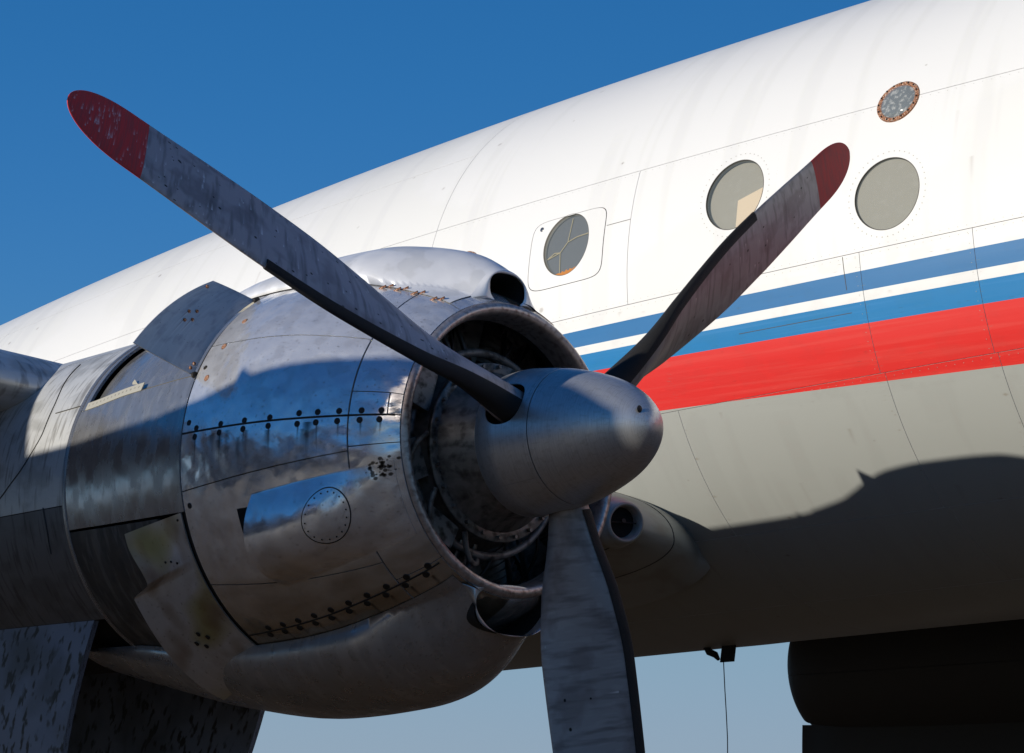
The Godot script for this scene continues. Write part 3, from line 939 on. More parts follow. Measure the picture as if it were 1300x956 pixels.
func make_engine(plane: Node3D, at: Vector3) -> Array:
	var made := []
	var cowl := group("cowling", plane, at)
	cowl.set_meta("label", "dented bare metal cowling of the inner starboard engine")
	made.append(cowl)
	var l2 := func(x): return 95.3 - 5.74 * (x + 0.435)
	var l4 := func(x): return 133.5 + 7.98 * (x + 0.42)
	var l5 := func(x): return 143.6 + 4.5 * (x + 0.6) * -0.8
	for q in [[fixed(-28), fixed(28)], [fixed(28), fixed(56)], [fixed(56), fixed(83.9)], [fixed(83.9), l2], [l2, l4], [l4, l5], [l5, fixed(180)], [fixed(180), fixed(216)], [fixed(216), fixed(276)], [fixed(276), fixed(332)]]:
		cowl_panel(cowl, "cowl_panel", -1.24, -0.437, q[0], q[1], M.cowl)
	for q in [[28, 75.8, -0.435, -0.258], [75.8, 83.8, -0.435, -0.298], [75.8, 83.8, -0.298, -0.258], [83.8, 94.0, -0.435, -0.258], [94.0, 141.0, -0.435, -0.258], [141.0, 219.0, -0.435, -0.258], [219.0, 276.0, -0.435, -0.258], [276.0, 332.0, -0.435, -0.258], [332.0, 388.0, -0.435, -0.258]]:
		cowl_panel(cowl, "nose_panel", q[2], q[3], fixed(q[0]), fixed(q[1]), M.cowl)
	var inner := Shape.new()
	var pr := []
	for k in 24:
		var x := lerpf(-1.26, -0.262, k / 23.0)
		pr.append(Vector2(x, rc(x) - 0.007))
	inner.lathe(pr, 96)
	part("cowl_frame", inner, M.dark, cowl)
	var lip := Shape.new()
	lip.lathe([Vector2(-0.256, 0.556), Vector2(-0.248, 0.550), Vector2(-0.243, 0.541), Vector2(-0.242, 0.531), Vector2(-0.246, 0.521), Vector2(-0.256, 0.514), Vector2(-0.275, 0.509), Vector2(-0.31, 0.506), Vector2(-0.36, 0.506)], 128)
	part("cowl_lip", lip, M.lip, cowl)
	var duct := Shape.new()
	duct.lathe([Vector2(-0.36, 0.506), Vector2(-0.42, 0.53), Vector2(-0.46, 0.58), Vector2(-0.55, 0.66), Vector2(-1.0, 0.74), Vector2(-1.22, 0.7), Vector2(-1.22, 0.0)], 96, true)
	part("cowl_lining", duct, M.dark, cowl)
	for sm in [fixed(83.9), l5]:
		var sj := Shape.new()
		var sp_ := []
		for k in 30:
			var x := lerpf(-1.236, -0.275, k / 29.0)
			sp_.append(skin_at(x, sm.call(x), -0.001))
		sj.tube(sp_, [0.0042], 6)
		part("joint", sj, M.bolt, cowl)
	for x in [-1.015, -0.888, -0.764, -0.636, -0.558, -0.473, -0.388, -0.318, -1.155]:
		fastener(cowl, x, 82.4 if x > -0.7 else 83.0, 0.0125)
		fastener(cowl, x - 0.004, 85.6 if x > -0.7 else 85.4, 0.0125)
	for k in 10:
		var x := -1.10 + 0.088 * k
		fastener(cowl, x, l5.call(x) - 1.4, 0.014)
		fastener(cowl, x - 0.025, l5.call(x) + 1.4, 0.014)
	fastener(cowl, -1.205, 81.0, 0.012); fastener(cowl, -1.205, 104.0, 0.012); fastener(cowl, -1.205, 64.0, 0.010)
	for q in [[-0.60, 28.4], [-0.53, 28.2], [-0.45, 28.3], [-0.36, 28.6]]:
		for k in 2:
			var cl := Shape.new()
			cl.box(Vector3.ZERO, Vector3(0.03, 0.006, 0.010))
			var o := part("rusty_clip", cl, M.rust, cowl)
			o.position = skin_at(q[0] + 0.02 * k, q[1] + 0.7 - 1.6 * k, 0.004)
			o.rotation = Vector3(deg_to_rad(28), 0.5, 0.35)
	for q in [[-1.144, 46.7], [-1.154, 57.0], [-1.168, 67.8]]:
		fastener(cowl, q[0], q[1], 0.013, "rusty_screw", M.rust)
	# a fairing bulging from the side, with an open outlet at its rear and a round inspection cover
	var fair := group("side_fairing", plane, at)
	fair.set_meta("label", "polished fairing bulging from the cowling side, open at its rear")
	made.append(fair)
	var bh := func(x, v):
		var a := lerpf(102.0, 130.0, v)
		var u: float = v * 2.0 - 1.0
		var g := pow(maxf(0.0, 1.0 - u * u), 1.25)
		var rise := smoothstep(-0.27, -0.66, x) * 0.09
		return Vector2(a - (x + 0.6) * 6.0, rc(x) + 0.002 + rise * g)
	var fs := func(x, v):
		var q: Vector2 = bh.call(x, v)
		return cyl(x, q.x, q.y)
	var sk := Shape.new()
	sk.grid(Shape.span(-0.86, -0.28, 40), Shape.span(0, 1, 40), fs, func(x, v, p_): return p_ - Vector3(p_.x, 0, 0), func(x, v): return cowl_uv(x, bh.call(x, v).x))
	part("fairing_skin", sk, M.cowl, fair)
	var mouth := Shape.new()
	mouth.grid(Shape.span(0, 1, 4), Shape.span(0.0, 1, 40), func(t, v):
		var q: Vector2 = bh.call(-0.86, v)
		return cyl(-0.858 - 0.002 * t, q.x, lerpf(q.y - 0.003, rc(-0.86) + 0.003, t)), func(t, v, p_): return Vector3(-1, 0, 0))
	part("outlet_mouth", mouth, M.black, fair)
	var tray := Shape.new()
	tray.grid(Shape.span(-0.945, -0.86, 4), Shape.span(0, 1, 10), func(x, v): return cyl(x, lerpf(107.0, 121.5, v), rc(x) + 0.0035), func(x, v, p_): return p_ - Vector3(p_.x, 0, 0))
	part("outlet_tray", tray, M.black, fair)
	var ov := func(w, t):
		return [-0.515 + 0.078 * w * cos(t), 0.42 + 0.27 * w * sin(t)]
	var cov := Shape.new()
	cov.grid(Shape.span(0.02, 1.0, 5), Shape.span(0, TAU, 48), func(w, t):
		var o = ov.call(w, t)
		var q: Vector2 = bh.call(o[0], o[1])
		return cyl(o[0], q.x, q.y + 0.003), func(w, t, p_): return p_ - Vector3(p_.x, 0, 0), func(w, t): return cowl_uv(-0.515 + 0.08 * w * cos(t), 114.0 + 7.0 * w * sin(t)))
	part("inspection_cover", cov, M.cowl, fair)
	var rim := Shape.new()
	rim.grid([1.0, 1.045], Shape.span(0, TAU, 48), func(w, t):
		var o = ov.call(w, t)
		var q: Vector2 = bh.call(o[0], o[1])
		return cyl(o[0], q.x, q.y + 0.0028), func(w, t, p_): return p_ - Vector3(p_.x, 0, 0))
	part("cover_rim", rim, M.bolt, fair)
	for k in 18:
		var o = ov.call(0.87, TAU * k / 18.0)
		var q: Vector2 = bh.call(o[0], o[1])
		var b := Shape.new()
		var c := cyl(o[0], q.x, q.y + 0.002)
		var nn := (cyl(o[0], q.x, 3.0) - c).normalized()
		b.tube([c, c + nn * 0.0025], [0.0036], 6)
		part("cover_screw", b, M.bolt, fair)
	# scoops
	scoop(cowl, "carburettor_scoop", 0.0, 28.0, [[-2.0, 0.74], [-1.8, 0.765], [-1.7, 0.79], [-1.55, 0.835], [-1.42, 0.86], [-1.2, 0.872], [-1.0, 0.872], [-0.8, 0.866], [-0.65, 0.842], [-0.45, 0.786], [-0.33, 0.722], [-0.3, 0.70]], -0.30, -2.0, 0.62, [0.618, 0.092, 0.062], M.scoop, "air scoop on top of the cowling with an arched dark mouth")
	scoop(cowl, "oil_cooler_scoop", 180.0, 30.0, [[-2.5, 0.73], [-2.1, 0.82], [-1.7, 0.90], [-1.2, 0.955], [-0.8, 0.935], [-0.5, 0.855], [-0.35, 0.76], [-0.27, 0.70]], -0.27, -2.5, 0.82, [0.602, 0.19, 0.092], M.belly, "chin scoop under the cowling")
	made.append(plane.get_child(plane.get_child_count() - 2)); made.append(plane.get_child(plane.get_child_count() - 1))
	made.append(make_propeller(plane, at)[0])
	for o in plane.get_children():
		if o.has_meta("blade_of") : made.append(o); o.remove_meta("blade_of")
	made.append(make_motor(plane, at))
	made.append(make_nacelle(plane, at))
	for o in plane.get_children():
		if o.has_meta("flap_of"): made.append(o); o.remove_meta("flap_of")
	return made

# propeller blades in their own frame: x forward, y outward, z the way they turn
const CHORD := [[0.10, 0.14], [0.16, 0.19], [0.25, 0.285], [0.35, 0.335], [0.5, 0.34], [0.65, 0.305], [0.75, 0.27], [0.87, 0.230], [1.01, 0.208]]
const THICK := [[0.10, 0.14], [0.16, 0.125], [0.25, 0.095], [0.35, 0.065], [0.5, 0.042], [0.65, 0.030], [0.75, 0.024], [0.87, 0.017], [1.0, 0.010]]
const TWIST := [[0.10, 60.0], [0.16, 56.0], [0.25, 50.0], [0.35, 41.0], [0.5, 31.0], [0.65, 24.0], [0.75, 20.0], [0.87, 16.0], [1.0, 13.0]]

func blade_point(k: float, s: float, h := 0.0) -> Vector3:
	var c := curve(CHORD, k)
	var t := curve(THICK, k)
	if k > 0.895:
		var e := pow(maxf(0.0001, 1.0 - pow((k - 0.895) / 0.1135, 2.5)), 0.5)
		c *= e; t *= lerpf(e, 1.0, 0.3)
	var round_ := 1.0 - smoothstep(0.12, 0.3, k)
	var cs := cos(s)
	var sn := sin(s)
	var along := 0.5 * c * cs
	var up := 0.5 * t * sn * (1.0 + 0.45 * cs * (1.0 - round_)) * (1.0 if sn > 0.0 else lerpf(0.55, 1.0, round_))
	var b := deg_to_rad(curve(TWIST, k))
	var d := Vector3(sin(b), 0, cos(b))
	var nn := Vector3(cos(b), 0, -sin(b))
	var o := d * along + nn * up
	if h != 0.0: o += (d * cs * 0.4 + nn * sn).normalized() * h
	return Vector3(o.x, k * PROP_R, o.z)

func make_propeller(plane: Node3D, at: Vector3) -> Array:
	var sp := group("spinner", plane, at + Vector3(0, -0.004, 0.05))
	sp.set_meta("label", "satin grey pointed spinner")
	var pr := [[-0.125, 0.268], [-0.09, 0.271], [-0.05, 0.272], [0.0, 0.267], [0.06, 0.259], [0.12, 0.250], [0.20, 0.231], [0.28, 0.206], [0.35, 0.177], [0.41, 0.141], [0.45, 0.108], [0.475, 0.080], [0.492, 0.050], [0.501, 0.025], [0.504, 0.0]]
	var rs := func(x): return curve(pr, x)
	var uvf := func(x, a): return Vector2(a / 60.0, x * 1.2)
	var nose := []
	for k in 50:
		var t := float(k) / 49.0
		var x := lerpf(0.1245, 0.504, 1.0 - pow(1.0 - t, 1.8))
		nose.append(Vector2(x, rs.call(x)))
	var ns := Shape.new()
	ns.lathe(nose, 128, false, 0, TAU, uvf)
	part("spinner_nose", ns, M.spinner, sp)
	for k in 3:
		var mid: float = [65.2, 199.6, 303.7][k]
		var ends: Array = [[4.45, 132.4], [132.4, 251.65], [251.65, 364.45]][k]
		var p_ := Shape.new()
		var s := func(x, a, h): return cyl(x, a, rs.call(x) + h)
		p_.plate(Shape.span(-0.125, 0.1205, 14), Shape.span(ends[0] + 0.1, ends[1] - 0.1, 40), s, 0.005, uvf, {"u": 0.0, "v": mid, "au": 0.084, "av": 19.0, "p": 2.3, "box": 1.22})
		part("spinner_shell", p_, M.spinner, sp)
	var bk := Shape.new()
	bk.lathe([Vector2(0.13, 0.244), Vector2(0.10, 0.248), Vector2(0.1, 0.19), Vector2(-0.1, 0.19), Vector2(-0.1, 0.262), Vector2(-0.118, 0.264), Vector2(-0.12, 0.0)], 64)
	part("spinner_backplate", bk, M.dark, sp)
	var tip := Shape.new()
	tip.lathe([Vector2(0.5005, 0.034), Vector2(0.5085, 0.012), Vector2(0.5085, 0.0)], 16)
	var tp := part("tip_hole", tip, M.bolt, sp)
	tp.scale = Vector3(0.4, 0.4, 0.4)
	tp.position = Vector3(0.286, 0.045, 0.055)
	for k in 3:
		var b := group("propeller_blade", plane, at)
		b.rotation.x = deg_to_rad(69.66 + 120.0 * k)
		b.set_meta("blade_of", 1)
		b.set_meta("label", ["propeller blade pointing up and outboard, red tip chipped", "propeller blade pointing down", "propeller blade pointing up towards the fuselage"][k])
		var face := func(q, s): return blade_point(q, s)
		var out := func(q, s, p_): return p_ - blade_point(q, PI * 0.5) * 0.5 - blade_point(q, -PI * 0.5) * 0.5
		var bu := func(q, s): return Vector2(q, s / TAU + 0.5)
		var bl := Shape.new()
		bl.grid(Shape.span(0.10, 0.872, 60), Shape.span(0, TAU, 48), face, out, bu)
		part("blade_body", bl, M.blade_worn if k == 0 else M.blade, b)
		var ti := Shape.new()
		ti.grid(Shape.span(0.872, 0.975, 12) + Shape.span(0.978, 1.008, 18), Shape.span(0, TAU, 48), face, out, func(q, s): return Vector2((q - 0.872) / 0.148, s / TAU + 0.5))
		part("blade_tip", ti, M.tip_worn if k == 0 else M.tip, b)
		var bo := Shape.new()
		bo.plate(Shape.span(0.112, 0.645, 60), Shape.span(-0.95, 0.66, 20), func(q, s, h): return blade_point(q, s, 0.0045 + h), 0.006)
		part("deicing_boot", bo, M.boot, b)
	return [sp]

func make_motor(plane: Node3D, at: Vector3) -> Node3D:
	var en := group("engine", plane, at)
	en.set_meta("label", "grimy radial engine seen through the cowling mouth")
	var cs := Shape.new()
	cs.lathe([Vector2(-0.14, 0.10), Vector2(-0.16, 0.2), Vector2(-0.22, 0.245), Vector2(-0.30, 0.27), Vector2(-0.34, 0.31), Vector2(-0.42, 0.33), Vector2(-0.46, 0.36), Vector2(-0.55, 0.37), Vector2(-0.9, 0.37)], 64)
	part("gear_case", cs, M.engine, en)
	var fl := Shape.new()
	fl.lathe([Vector2(-0.335, 0.30), Vector2(-0.33, 0.338), Vector2(-0.35, 0.342), Vector2(-0.36, 0.31)], 64)
	part("case_flange", fl, M.engine, en)
	for k in 24:
		var a := 360.0 * k / 24.0
		var b := Shape.new()
		b.tube([cyl(-0.34, a, 0.325), cyl(-0.315, a, 0.325)], [0.008], 6)
		part("case_bolt", b, M.engine, en)
	for k in 9:
		var a := 40.0 * k + 12.0
		var cy := Shape.new()
		var c0 := cyl(-0.62, a, 0.36)
		var c1 := cyl(-0.62, a, 0.68)
		for j in 12:
			var q := c0.lerp(c1, j / 12.0)
			var d := (c1 - c0).normalized()
			cy.tube([q, q + d * 0.006], [0.098], 18)
		cy.tube([c0, c1], [0.082], 18)
		part("cylinder", cy, M.engine, en)
		var he := Shape.new()
		he.box(cyl(-0.56, a, 0.61), Vector3(0.10, 0.12, 0.13), Basis(Vector3.RIGHT, deg_to_rad(a)))
		part("rocker_box", he, M.engine, en)
		var rod := Shape.new()
		rod.tube([cyl(-0.44, a - 6.0, 0.34), cyl(-0.53, a - 5.0, 0.60)], [0.012], 8)
		rod.tube([cyl(-0.44, a + 6.0, 0.34), cyl(-0.53, a + 5.0, 0.60)], [0.012], 8)
		part("pushrod_tubes", rod, M.steel, en)
		var ba := Shape.new()
		ba.grid(Shape.span(a + 12.0, a + 28.0, 6), Shape.span(0.37, 0.66, 6), func(q, r): return cyl(-0.57 - 0.03 * cos((q - a - 20.0) * 0.19), q, r), func(q, r, p_): return Vector3(1, 0, 0))
		part("baffle", ba, M.engine, en)
		var wire := Shape.new()
		var pts := []
		for j in 9:
			var t := j / 8.0
			pts.append(cyl(-0.40 - 0.14 * t + 0.04 * sin(t * PI), a + 14.0 * (1.0 - t), lerpf(0.385, 0.56, t)))
		wire.tube(pts, [0.007], 6)
		part("ignition_lead", wire, M.bolt, en)
	var hr := Shape.new()
	var hp := []
	for k in 49: hp.append(cyl(-0.40, 7.5 * k, 0.388))
	hr.tube(hp, [0.016], 8, false)
	part("ignition_ring", hr, M.engine, en)
	for q in [[100.0, 0.30, 0.30], [140.0, 0.32, 0.26], [60.0, 0.31, 0.2]]:
		var bx := Shape.new()
		bx.box(cyl(-0.41, q[0], 0.40), Vector3(0.10, 0.09, 0.15), Basis(Vector3.RIGHT, deg_to_rad(q[0] + 12.0)))
		part("accessory", bx, M.engine, en)
	for q in [[118.0, 0.10], [152.0, 0.14], [85.0, 0.08]]:
		var pi := Shape.new()
		var pts := []
		for j in 10:
			var t := j / 9.0
			pts.append(cyl(-0.33 - 0.12 * t, q[0] + 22.0 * sin(t * 2.6), 0.36 + q[1] * t + 0.04 * sin(t * 7.0)))
		pi.tube(pts, [0.011], 8)
		part("oil_pipe", pi, M.engine, en)
	return en

func make_nacelle(plane: Node3D, at: Vector3) -> Node3D:
	var na := group("nacelle", plane, at)
	na.set_meta("label", "rear nacelle of the inner starboard engine, running into the wing")
	var core := Shape.new()
	var pr := []
	for k in 50:
		var x := lerpf(-6.125, -1.245, k / 49.0)
		pr.append(Vector2(x, rc(x) - (0.03 if x < -2.15 else 0.10)))
	pr.append(Vector2(-1.244, 0.3))
	core.lathe(pr, 72)
	part("nacelle_frame", core, M.dark, na)
	# ring behind the cowling
	for q in [[-33, 33], [66, 105.5], [160, 200], [200, 254], [254, 294]]:
		ring_panel(na, -2.098, -1.246, q[0], q[1])
	ring_panel(na, -2.098, -2.055, 33, 66); ring_panel(na, -2.098, -2.055, 294, 327)
	ring_panel(na, -2.098, -1.42, 106.0, 160, M.shadow_metal)  # dark colour stands in for the shadow on this downward panel
	# aft of the ring the painted body; below it the wheel bay is open between its doors
	for q in [[-90, 33], [33, 97.3], [97.3, 137.2], [222.8, 270]]:
		var p_ := Shape.new()
		p_.plate(Shape.span(-6.13, -6.0, 10) + Shape.span(-5.97, -2.104, 50), Shape.span(q[0] + 0.15, q[1] - 0.15, maxi(6, int((q[1] - q[0]) / 3))), func(x, a, h): return skin_at(x, a, h), 0.006, func(x, a): return Vector2(x / 1.6, a / 90.0))
		part("body_panel", p_, M.grey if q[1] < 98.0 else M.grey_shaded, na)  # lower panels carry their shade in a darker copy of the grey
	var hoop := Shape.new()
	hoop.lathe([Vector2(-2.115, rc(-2.1) + 0.001), Vector2(-2.11, rc(-2.1) + 0.005), Vector2(-2.095, rc(-2.1) + 0.005), Vector2(-2.09, rc(-2.1) + 0.001)], 96)
	part("joint_strap", hoop, M.dull, na)
	# joints of the fillet where the body runs into the wing
	for c in [[[-2.47, 36.0], [-2.42, 46.4], [-2.35, 60.3], [-2.34, 70.0], [-2.42, 80.9], [-2.53, 87.9], [-2.7, 97.0]], [[-2.85, 32.2], [-2.80, 47.4], [-2.87, 51.7], [-3.0, 60.0], [-3.2, 70.0]], [[-2.26, 96.8], [-2.25, 104.0], [-2.26, 112.0]], [[-2.12, 63.5], [-2.30, 63.8]]]:
		var j := Shape.new()
		var pts := []
		var tx := []
		var ta := []
		for i in c.size():
			tx.append([float(i), c[i][0]]); ta.append([float(i), c[i][1]])
		for k in (c.size() - 1) * 8 + 1:
			pts.append(skin_at(curve(tx, k / 8.0), curve(ta, k / 8.0), 0.001))
		j.tube(pts, [0.0028], 5)
		part("joint", j, M.gasket, na)
	# the cut-out behind the raised upper flaps: a sloping pale floor, side walls with a riveted strip
	for sg in [1.0, -1.0]:
		var fl := Shape.new()
		fl.grid(Shape.span(-2.04, -1.25, 16), Shape.span(33, 66, 14), func(x, a): return cyl(x, a * sg, rc(x) - lerpf(0.026, 0.016, smoothstep(-2.0, -1.6, x))), func(x, a, p_): return p_ - Vector3(p_.x, 0, 0), func(x, a): return cowl_uv(x, a))
		part("cutout_floor", fl, M.dull, na)
		for a in [33.2, 65.8]:
			var wl := Shape.new()
			wl.grid(Shape.span(-2.055, -1.25, 16), Shape.span(0.0, 1.0, 3), func(x, t): return cyl(x, a * sg, lerpf(0.62, rc(x) - 0.001, t)), func(x, t, p_): return cyl(x, 49.0 * sg, 0.7) - p_)
			part("cutout_wall", wl, M.trim, na)
		var strip := Shape.new()
		strip.plate(Shape.span(-2.06, -1.62, 12), Shape.span(63.2, 66.0, 2), func(x, a, h): return cyl(x, a * sg, rc(x) + 0.002 + h), 0.004)
		part("riveted_strip", strip, M.trim, na)
		for k in 14:
			fastener(na, -2.04 + 0.03 * k, 64.4 * sg, 0.005, "strip_rivet", M.bolt)
		var gus := Shape.new()
		var ga := cyl(-1.86, 60.0 * sg, 0.70)
		gus.flat4(ga, cyl(-1.70, 62.5 * sg, 0.74), cyl(-1.72, 60.5 * sg, 0.775), cyl(-1.84, 58.0 * sg, 0.72), cyl(-1.8, 50.0 * sg, 3.0))
		part("gusset", gus, M.trim, na)
		# the raised flap itself
		var f := group("cowl_flap", plane, at)
		f.set_meta("flap_of", 1)
		f.set_meta("label", "raised upper cowl flap with four rusty bolts" if sg > 0 else "raised cowl flap on the inboard side")
		var fsx := func(t, v, h):
			var a: float = 33.0 + 33.0 * v + t * lerpf(7.5, 1.0, v)
			var r: float = 0.797 + t * lerpf(0.155, 0.275, v)
			var x: float = -1.262 - 0.034 * t - 0.02 * t * (1.0 - t)
			if sg < 0: return cyl(-1.262 - 0.275 * t, -33.0 - 33.0 * v, 0.797 + 0.17 * t + h)
			return cyl(x + h, a, r)
		var fp := Shape.new()
		fp.plate(Shape.span(0, 1, 16), Shape.span(0, 1, 24), fsx, 0.006, func(t, v): return Vector2(t * 0.98 + 0.01, v * 0.98 + 0.01))
		part("flap_skin", fp, M.smooth, f)
		for q in [[0.56, 0.44], [0.50, 0.54], [0.66, 0.48], [0.60, 0.58], [0.90, 0.12], [0.08, 0.95], [0.06, 0.9]]:
			var b := Shape.new()
			var c: Vector3 = fsx.call(q[0], q[1], 0.0)
			var nn: Vector3 = (fsx.call(q[0], q[1], 0.1) - c).normalized()
			b.tube([c, c + nn * 0.004], [0.008, 0.006], 8)
			part("flap_bolt", b, M.rust, f)
		for v in [0.0, 1.0]:
			var hb := Shape.new()
			hb.tube([fsx.call(0.0, v, 0.004), fsx.call(0.0, v, 0.014)], [0.014, 0.014], 8)
			part("hinge_bolt", hb, M.bolt, f)
	# the lower flap, lifted off its frame, with a notch in its rear edge
	var lf := group("cowl_flap", plane, at)
	lf.set_meta("flap_of", 1)
	lf.set_meta("label", "lower cowl flap with olive ground reflection in its colour and a curved notch in its rear edge")
	var ls := func(t, v, h):
		var len: float = lerpf(0.205, 0.165, smoothstep(0.04, 0.22, v)) + 0.125 * smoothstep(0.235, 0.30, v) + 0.05 * smoothstep(0.3, 1.0, v)
		return cyl(-1.262 - t * len, lerpf(105.5, 160.0, v) + 2.5 * t, 0.799 + 0.125 * t - 0.03 * t * (1.0 - t) + h)
	var lp := Shape.new()
	lp.plate(Shape.span(0, 1, 14), Shape.span(0, 1, 90), ls, 0.006, func(t, v): return cowl_uv(-0.9 - 0.3 * t, 100 + 50 * v))
	part("flap_skin", lp, M.ground_tint, lf)
	for q in [[0.5, 0.60], [0.6, 0.64], [0.42, 0.64], [0.52, 0.68], [0.45, 0.20], [0.35, 0.22], [0.55, 0.19], [0.08, 0.03]]:
		var b := Shape.new()
		var c: Vector3 = ls.call(q[0], q[1], 0.0)
		var nn: Vector3 = (ls.call(q[0], q[1], 0.1) - c).normalized()
		b.tube([c, c + nn * 0.003], [0.011 if q[1] > 0.5 else 0.005], 8)
		part("flap_bolt", b, M.bolt, lf)
	return na

func ring_panel(na: Node3D, x0: float, x1: float, a0: float, a1: float, m = null) -> void:
	var p_ := Shape.new()
	p_.plate(Shape.span(x0, x1, 20), Shape.span(a0 + 0.16, a1 - 0.16, maxi(4, int((a1 - a0) / 2.5))), func(x, a, h): return skin_at(x, a, h), 0.012, func(x, a): return Vector2((x + 2.2) / 1.3, a / 300.0))
	part("nacelle_panel", p_, m if m else M.dull, na)

# doors of the wheel bay hang from the lower edges of the nacelle
func make_gear(plane: Node3D, at: Vector3, m = null) -> void:
	for sg in [1.0, -1.0]:
		var d := Shape.new()
		d.plate(Shape.span(0, 1, 24), Shape.span(0, 1, 10), func(u, v, h):
			var x := lerpf(-2.2 - 0.30 * v, -6.02, u)
			var e := cyl(x, 137.2 * sg, rc(maxf(x, -5.9)))
			return e + Vector3(0, -0.80 * v, (-0.04 * v + 0.03 * sin(v * PI) + h) * sg), 0.025, func(u, v): return Vector2(u * 3.4, v * 0.8))
		var g := group("gear_door", plane, at)
		if m == null: g.set_meta("label", "open wheel bay door with flaking pale blue paint")
		part("door_skin", d, m if m else M.flaky, g)
	var lg := group("main_gear", plane, Vector3(at.x - 4.3, 0, at.z))
	lg.set_meta("label", "main landing gear leg")
	var st := Shape.new()
	st.tube([Vector3(0.15, 2.8, 0), Vector3(0, 0.75, 0)], [0.11, 0.10], 16)
	st.tube([Vector3(0, 0.9, 0), Vector3(0, 0.55, 0)], [0.07], 16)
	st.tube([Vector3(0, 0.58, -0.42), Vector3(0, 0.58, 0.42)], [0.06], 12)
	part("gear_leg", st, M.steel, lg)
	for sg in [-1.0, 1.0]: wheel(lg, Vector3(0, 0.58, 0.36 * sg), 0.58, 0.3)

func wheel(parent: Node3D, c: Vector3, r: float, w: float) -> void:
	var t := Shape.new()
	var pr := []
	for k in 17:
		var a := lerpf(-0.5, PI + 0.5, k / 16.0)
		pr.append(Vector2(cos(a) * w * 0.5, r - w * 0.4 + sin(a) * w * 0.4))
	t.lathe(pr, 40)
	var o := part("tyre", t, M.rubber, parent)
	o.position = c; o.rotation.y = PI / 2
	var h := Shape.new()
	h.lathe([Vector2(w * 0.4, r * 0.62), Vector2(w * 0.3, r * 0.55), Vector2(w * 0.25, r * 0.2), Vector2(w * 0.38, r * 0.12), Vector2(w * 0.38, 0.0)], 32)
	h.lathe([Vector2(-w * 0.4, r * 0.62), Vector2(-w * 0.3, r * 0.55), Vector2(-w * 0.25, r * 0.2), Vector2(-w * 0.38, r * 0.12), Vector2(-w * 0.38, 0.0)], 32, true)
	var q := part("wheel_hub", h, M.steel, parent)
	q.position = c; q.rotation.y = PI / 2

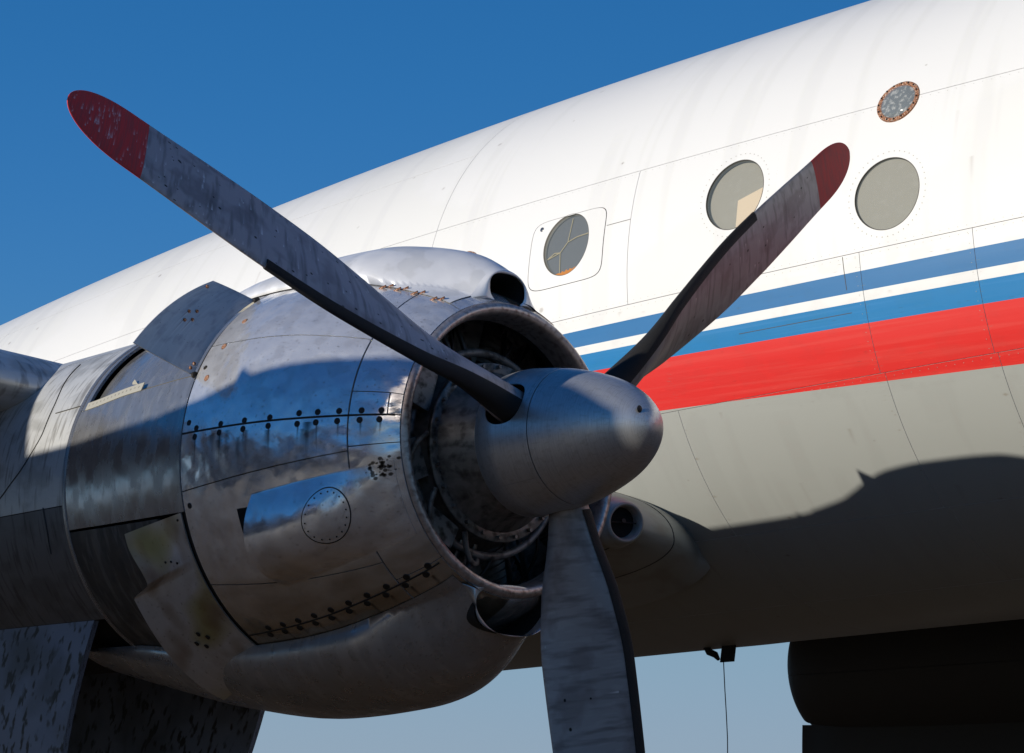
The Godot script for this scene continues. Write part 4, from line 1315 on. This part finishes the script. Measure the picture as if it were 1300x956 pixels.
# ---------------------------------------------------------------- the scene
func _ready() -> void:
	var cam := Camera3D.new()
	cam.name = "camera"
	cam.fov = 18.106
	cam.near = 0.1; cam.far = 8000.0
	add_child(cam)
	var yaw := deg_to_rad(224.666)
	var pitch := deg_to_rad(11.448)
	var look := Vector3(cos(pitch) * cos(yaw), sin(pitch), cos(pitch) * sin(yaw))
	var eye := Vector3(5.9386, 1.6, 10.8206)
	cam.look_at_from_position(eye, eye + look, Vector3.UP)
	cam.current = true

	# clear sky: pale at the horizon, deepening towards the zenith (degrees up, linear red, green, blue)
	var air := [[-90.0, 0.06, 0.05, 0.04], [-2.0, 0.06, 0.05, 0.04], [-0.5, 0.30, 0.38, 0.43], [4.4, 0.246, 0.376, 0.497], [8.5, 0.125, 0.290, 0.495], [13.2, 0.050, 0.207, 0.474], [20.0, 0.024, 0.152, 0.405], [30.0, 0.013, 0.105, 0.310], [50.0, 0.009, 0.070, 0.230], [90.0, 0.007, 0.055, 0.190]]
	var dome := Image.create(16, 360, false, Image.FORMAT_RGBF)
	for j in 360:
		var up := 90.0 - (j + 0.5) * 0.5
		var c := []
		for k in 3: c.append(curve(air.map(func(q): return [q[0], q[k + 1]]), up))
		for i in 16: dome.set_pixel(i, j, Color(c[0], c[1], c[2]))
	var sky := PanoramaSkyMaterial.new()
	sky.panorama = ImageTexture.create_from_image(dome)
	var env := Environment.new()
	env.background_mode = Environment.BG_SKY
	env.sky = Sky.new()
	env.sky.sky_material = sky
	env.tonemap_mode = Environment.TONE_MAPPER_LINEAR
	env.tonemap_exposure = 1.0
	env.sdfgi_enabled = true; env.ssao_enabled = true; env.ssil_enabled = true
	var we := WorldEnvironment.new()
	we.name = "world"
	we.environment = env
	add_child(we)
	var sun := DirectionalLight3D.new()
	sun.name = "sun"
	sun.light_energy = 1.6
	sun.light_color = Color(1.0, 0.97, 0.915)
	sun.light_angular_distance = 0.5
	sun.shadow_enabled = true
	add_child(sun)
	sun.look_at_from_position(-SUN * 50.0, Vector3.ZERO, Vector3.UP)

	make_materials()

	var gm := PlaneMesh.new()
	gm.size = Vector2(6000, 6000)
	var ground := MeshInstance3D.new()
	ground.name = "ground"
	ground.mesh = gm; ground.material_override = M.grass
	ground.set_meta("kind", "structure")
	add_child(ground)
	var am := PlaneMesh.new()
	am.size = Vector2(70, 60)
	var apron := MeshInstance3D.new()
	apron.name = "apron"
	apron.mesh = am; apron.material_override = M.apron
	apron.position = Vector3(-6, 0.004, 0)
	apron.set_meta("kind", "structure")
	add_child(apron)

	var plane := Node3D.new()
	plane.name = "airliner"
	plane.set_meta("label", "old propeller airliner, white over grey with blue and red stripes and bare metal engines")
	plane.set_meta("category", "airplane")
	add_child(plane)
	make_fuselage(plane)
	make_wing(plane, 1.0)
	make_wing(plane, -1.0)
	var first := make_engine(plane, HUB)
	for at in [HUB + Vector3(0.08, 0.04, 5.0), Vector3(HUB.x, HUB.y, -HUB.z)]:
		for o in first:
			var c: Node3D = o.duplicate()
			c.name = numbered(String(o.name).rstrip("0123456789").trim_suffix("_"), plane)
			plane.add_child(c, true)
			c.position = o.position - HUB + at
			if c.has_meta("label"): c.remove_meta("label")
			if at.z < 0.0 and String(o.name).begins_with("nacelle"):   # the port one has the fuselage's shade put into its colour
				for p_ in c.get_children(): p_.material_override = M.port_shade
	make_gear(plane, HUB)
	make_gear(plane, Vector3(HUB.x, HUB.y, -HUB.z), M.port_shade)  # port doors also coloured as if in the fuselage's shade
	# nose gear
	var ng := group("nose_gear", plane, Vector3(6.2, 0, 0))
	var st := Shape.new()
	st.tube([Vector3(-0.1, 3.4, 0), Vector3(0, 0.5, 0)], [0.09, 0.07], 14)
	st.tube([Vector3(0, 0.42, -0.25), Vector3(0, 0.42, 0.25)], [0.045], 10)
	part("gear_leg", st, M.steel, ng)
	for sg in [-1.0, 1.0]: wheel(ng, Vector3(0, 0.42, 0.22 * sg), 0.42, 0.2)
	# small fittings under the belly
	var dm := Shape.new()
	var b0 := hull(-3.17, 180)
	dm.plate(Shape.span(0, 1, 4), Shape.span(0, 1, 6), func(u, v, h): return b0 + Vector3(0.05 - 0.10 * u - 0.02 * v, -0.115 * v + 0.02, 0.008 + h), 0.016)
	part("drain_mast", dm, M.dark, plane, "small dark mast under the belly")
	var hk := Shape.new()
	var b1 := hull(-3.33, 180)
	hk.tube([b1 + Vector3(-0.03, 0.02, 0), b1 + Vector3(0, -0.025, 0), b1 + Vector3(0.05, -0.045, 0), b1 + Vector3(0.075, -0.075, 0)], [0.02, 0.022, 0.02, 0.01], 10)
	part("drain_hook", hk, M.dark, plane, "hooked drain fitting under the belly")
	var wi := Shape.new()
	var b2 := hull(-3.22, 180)
	var wp := []
	for k in 12: wp.append(b2 + Vector3(0.02 * sin(k * 0.5), 0.02 - 0.14 * k, 0.01 * sin(k * 0.9)))
	wi.tube(wp, [0.003], 6)
	part("bonding_wire", wi, M.dark, plane, "thin wire hanging from the belly")
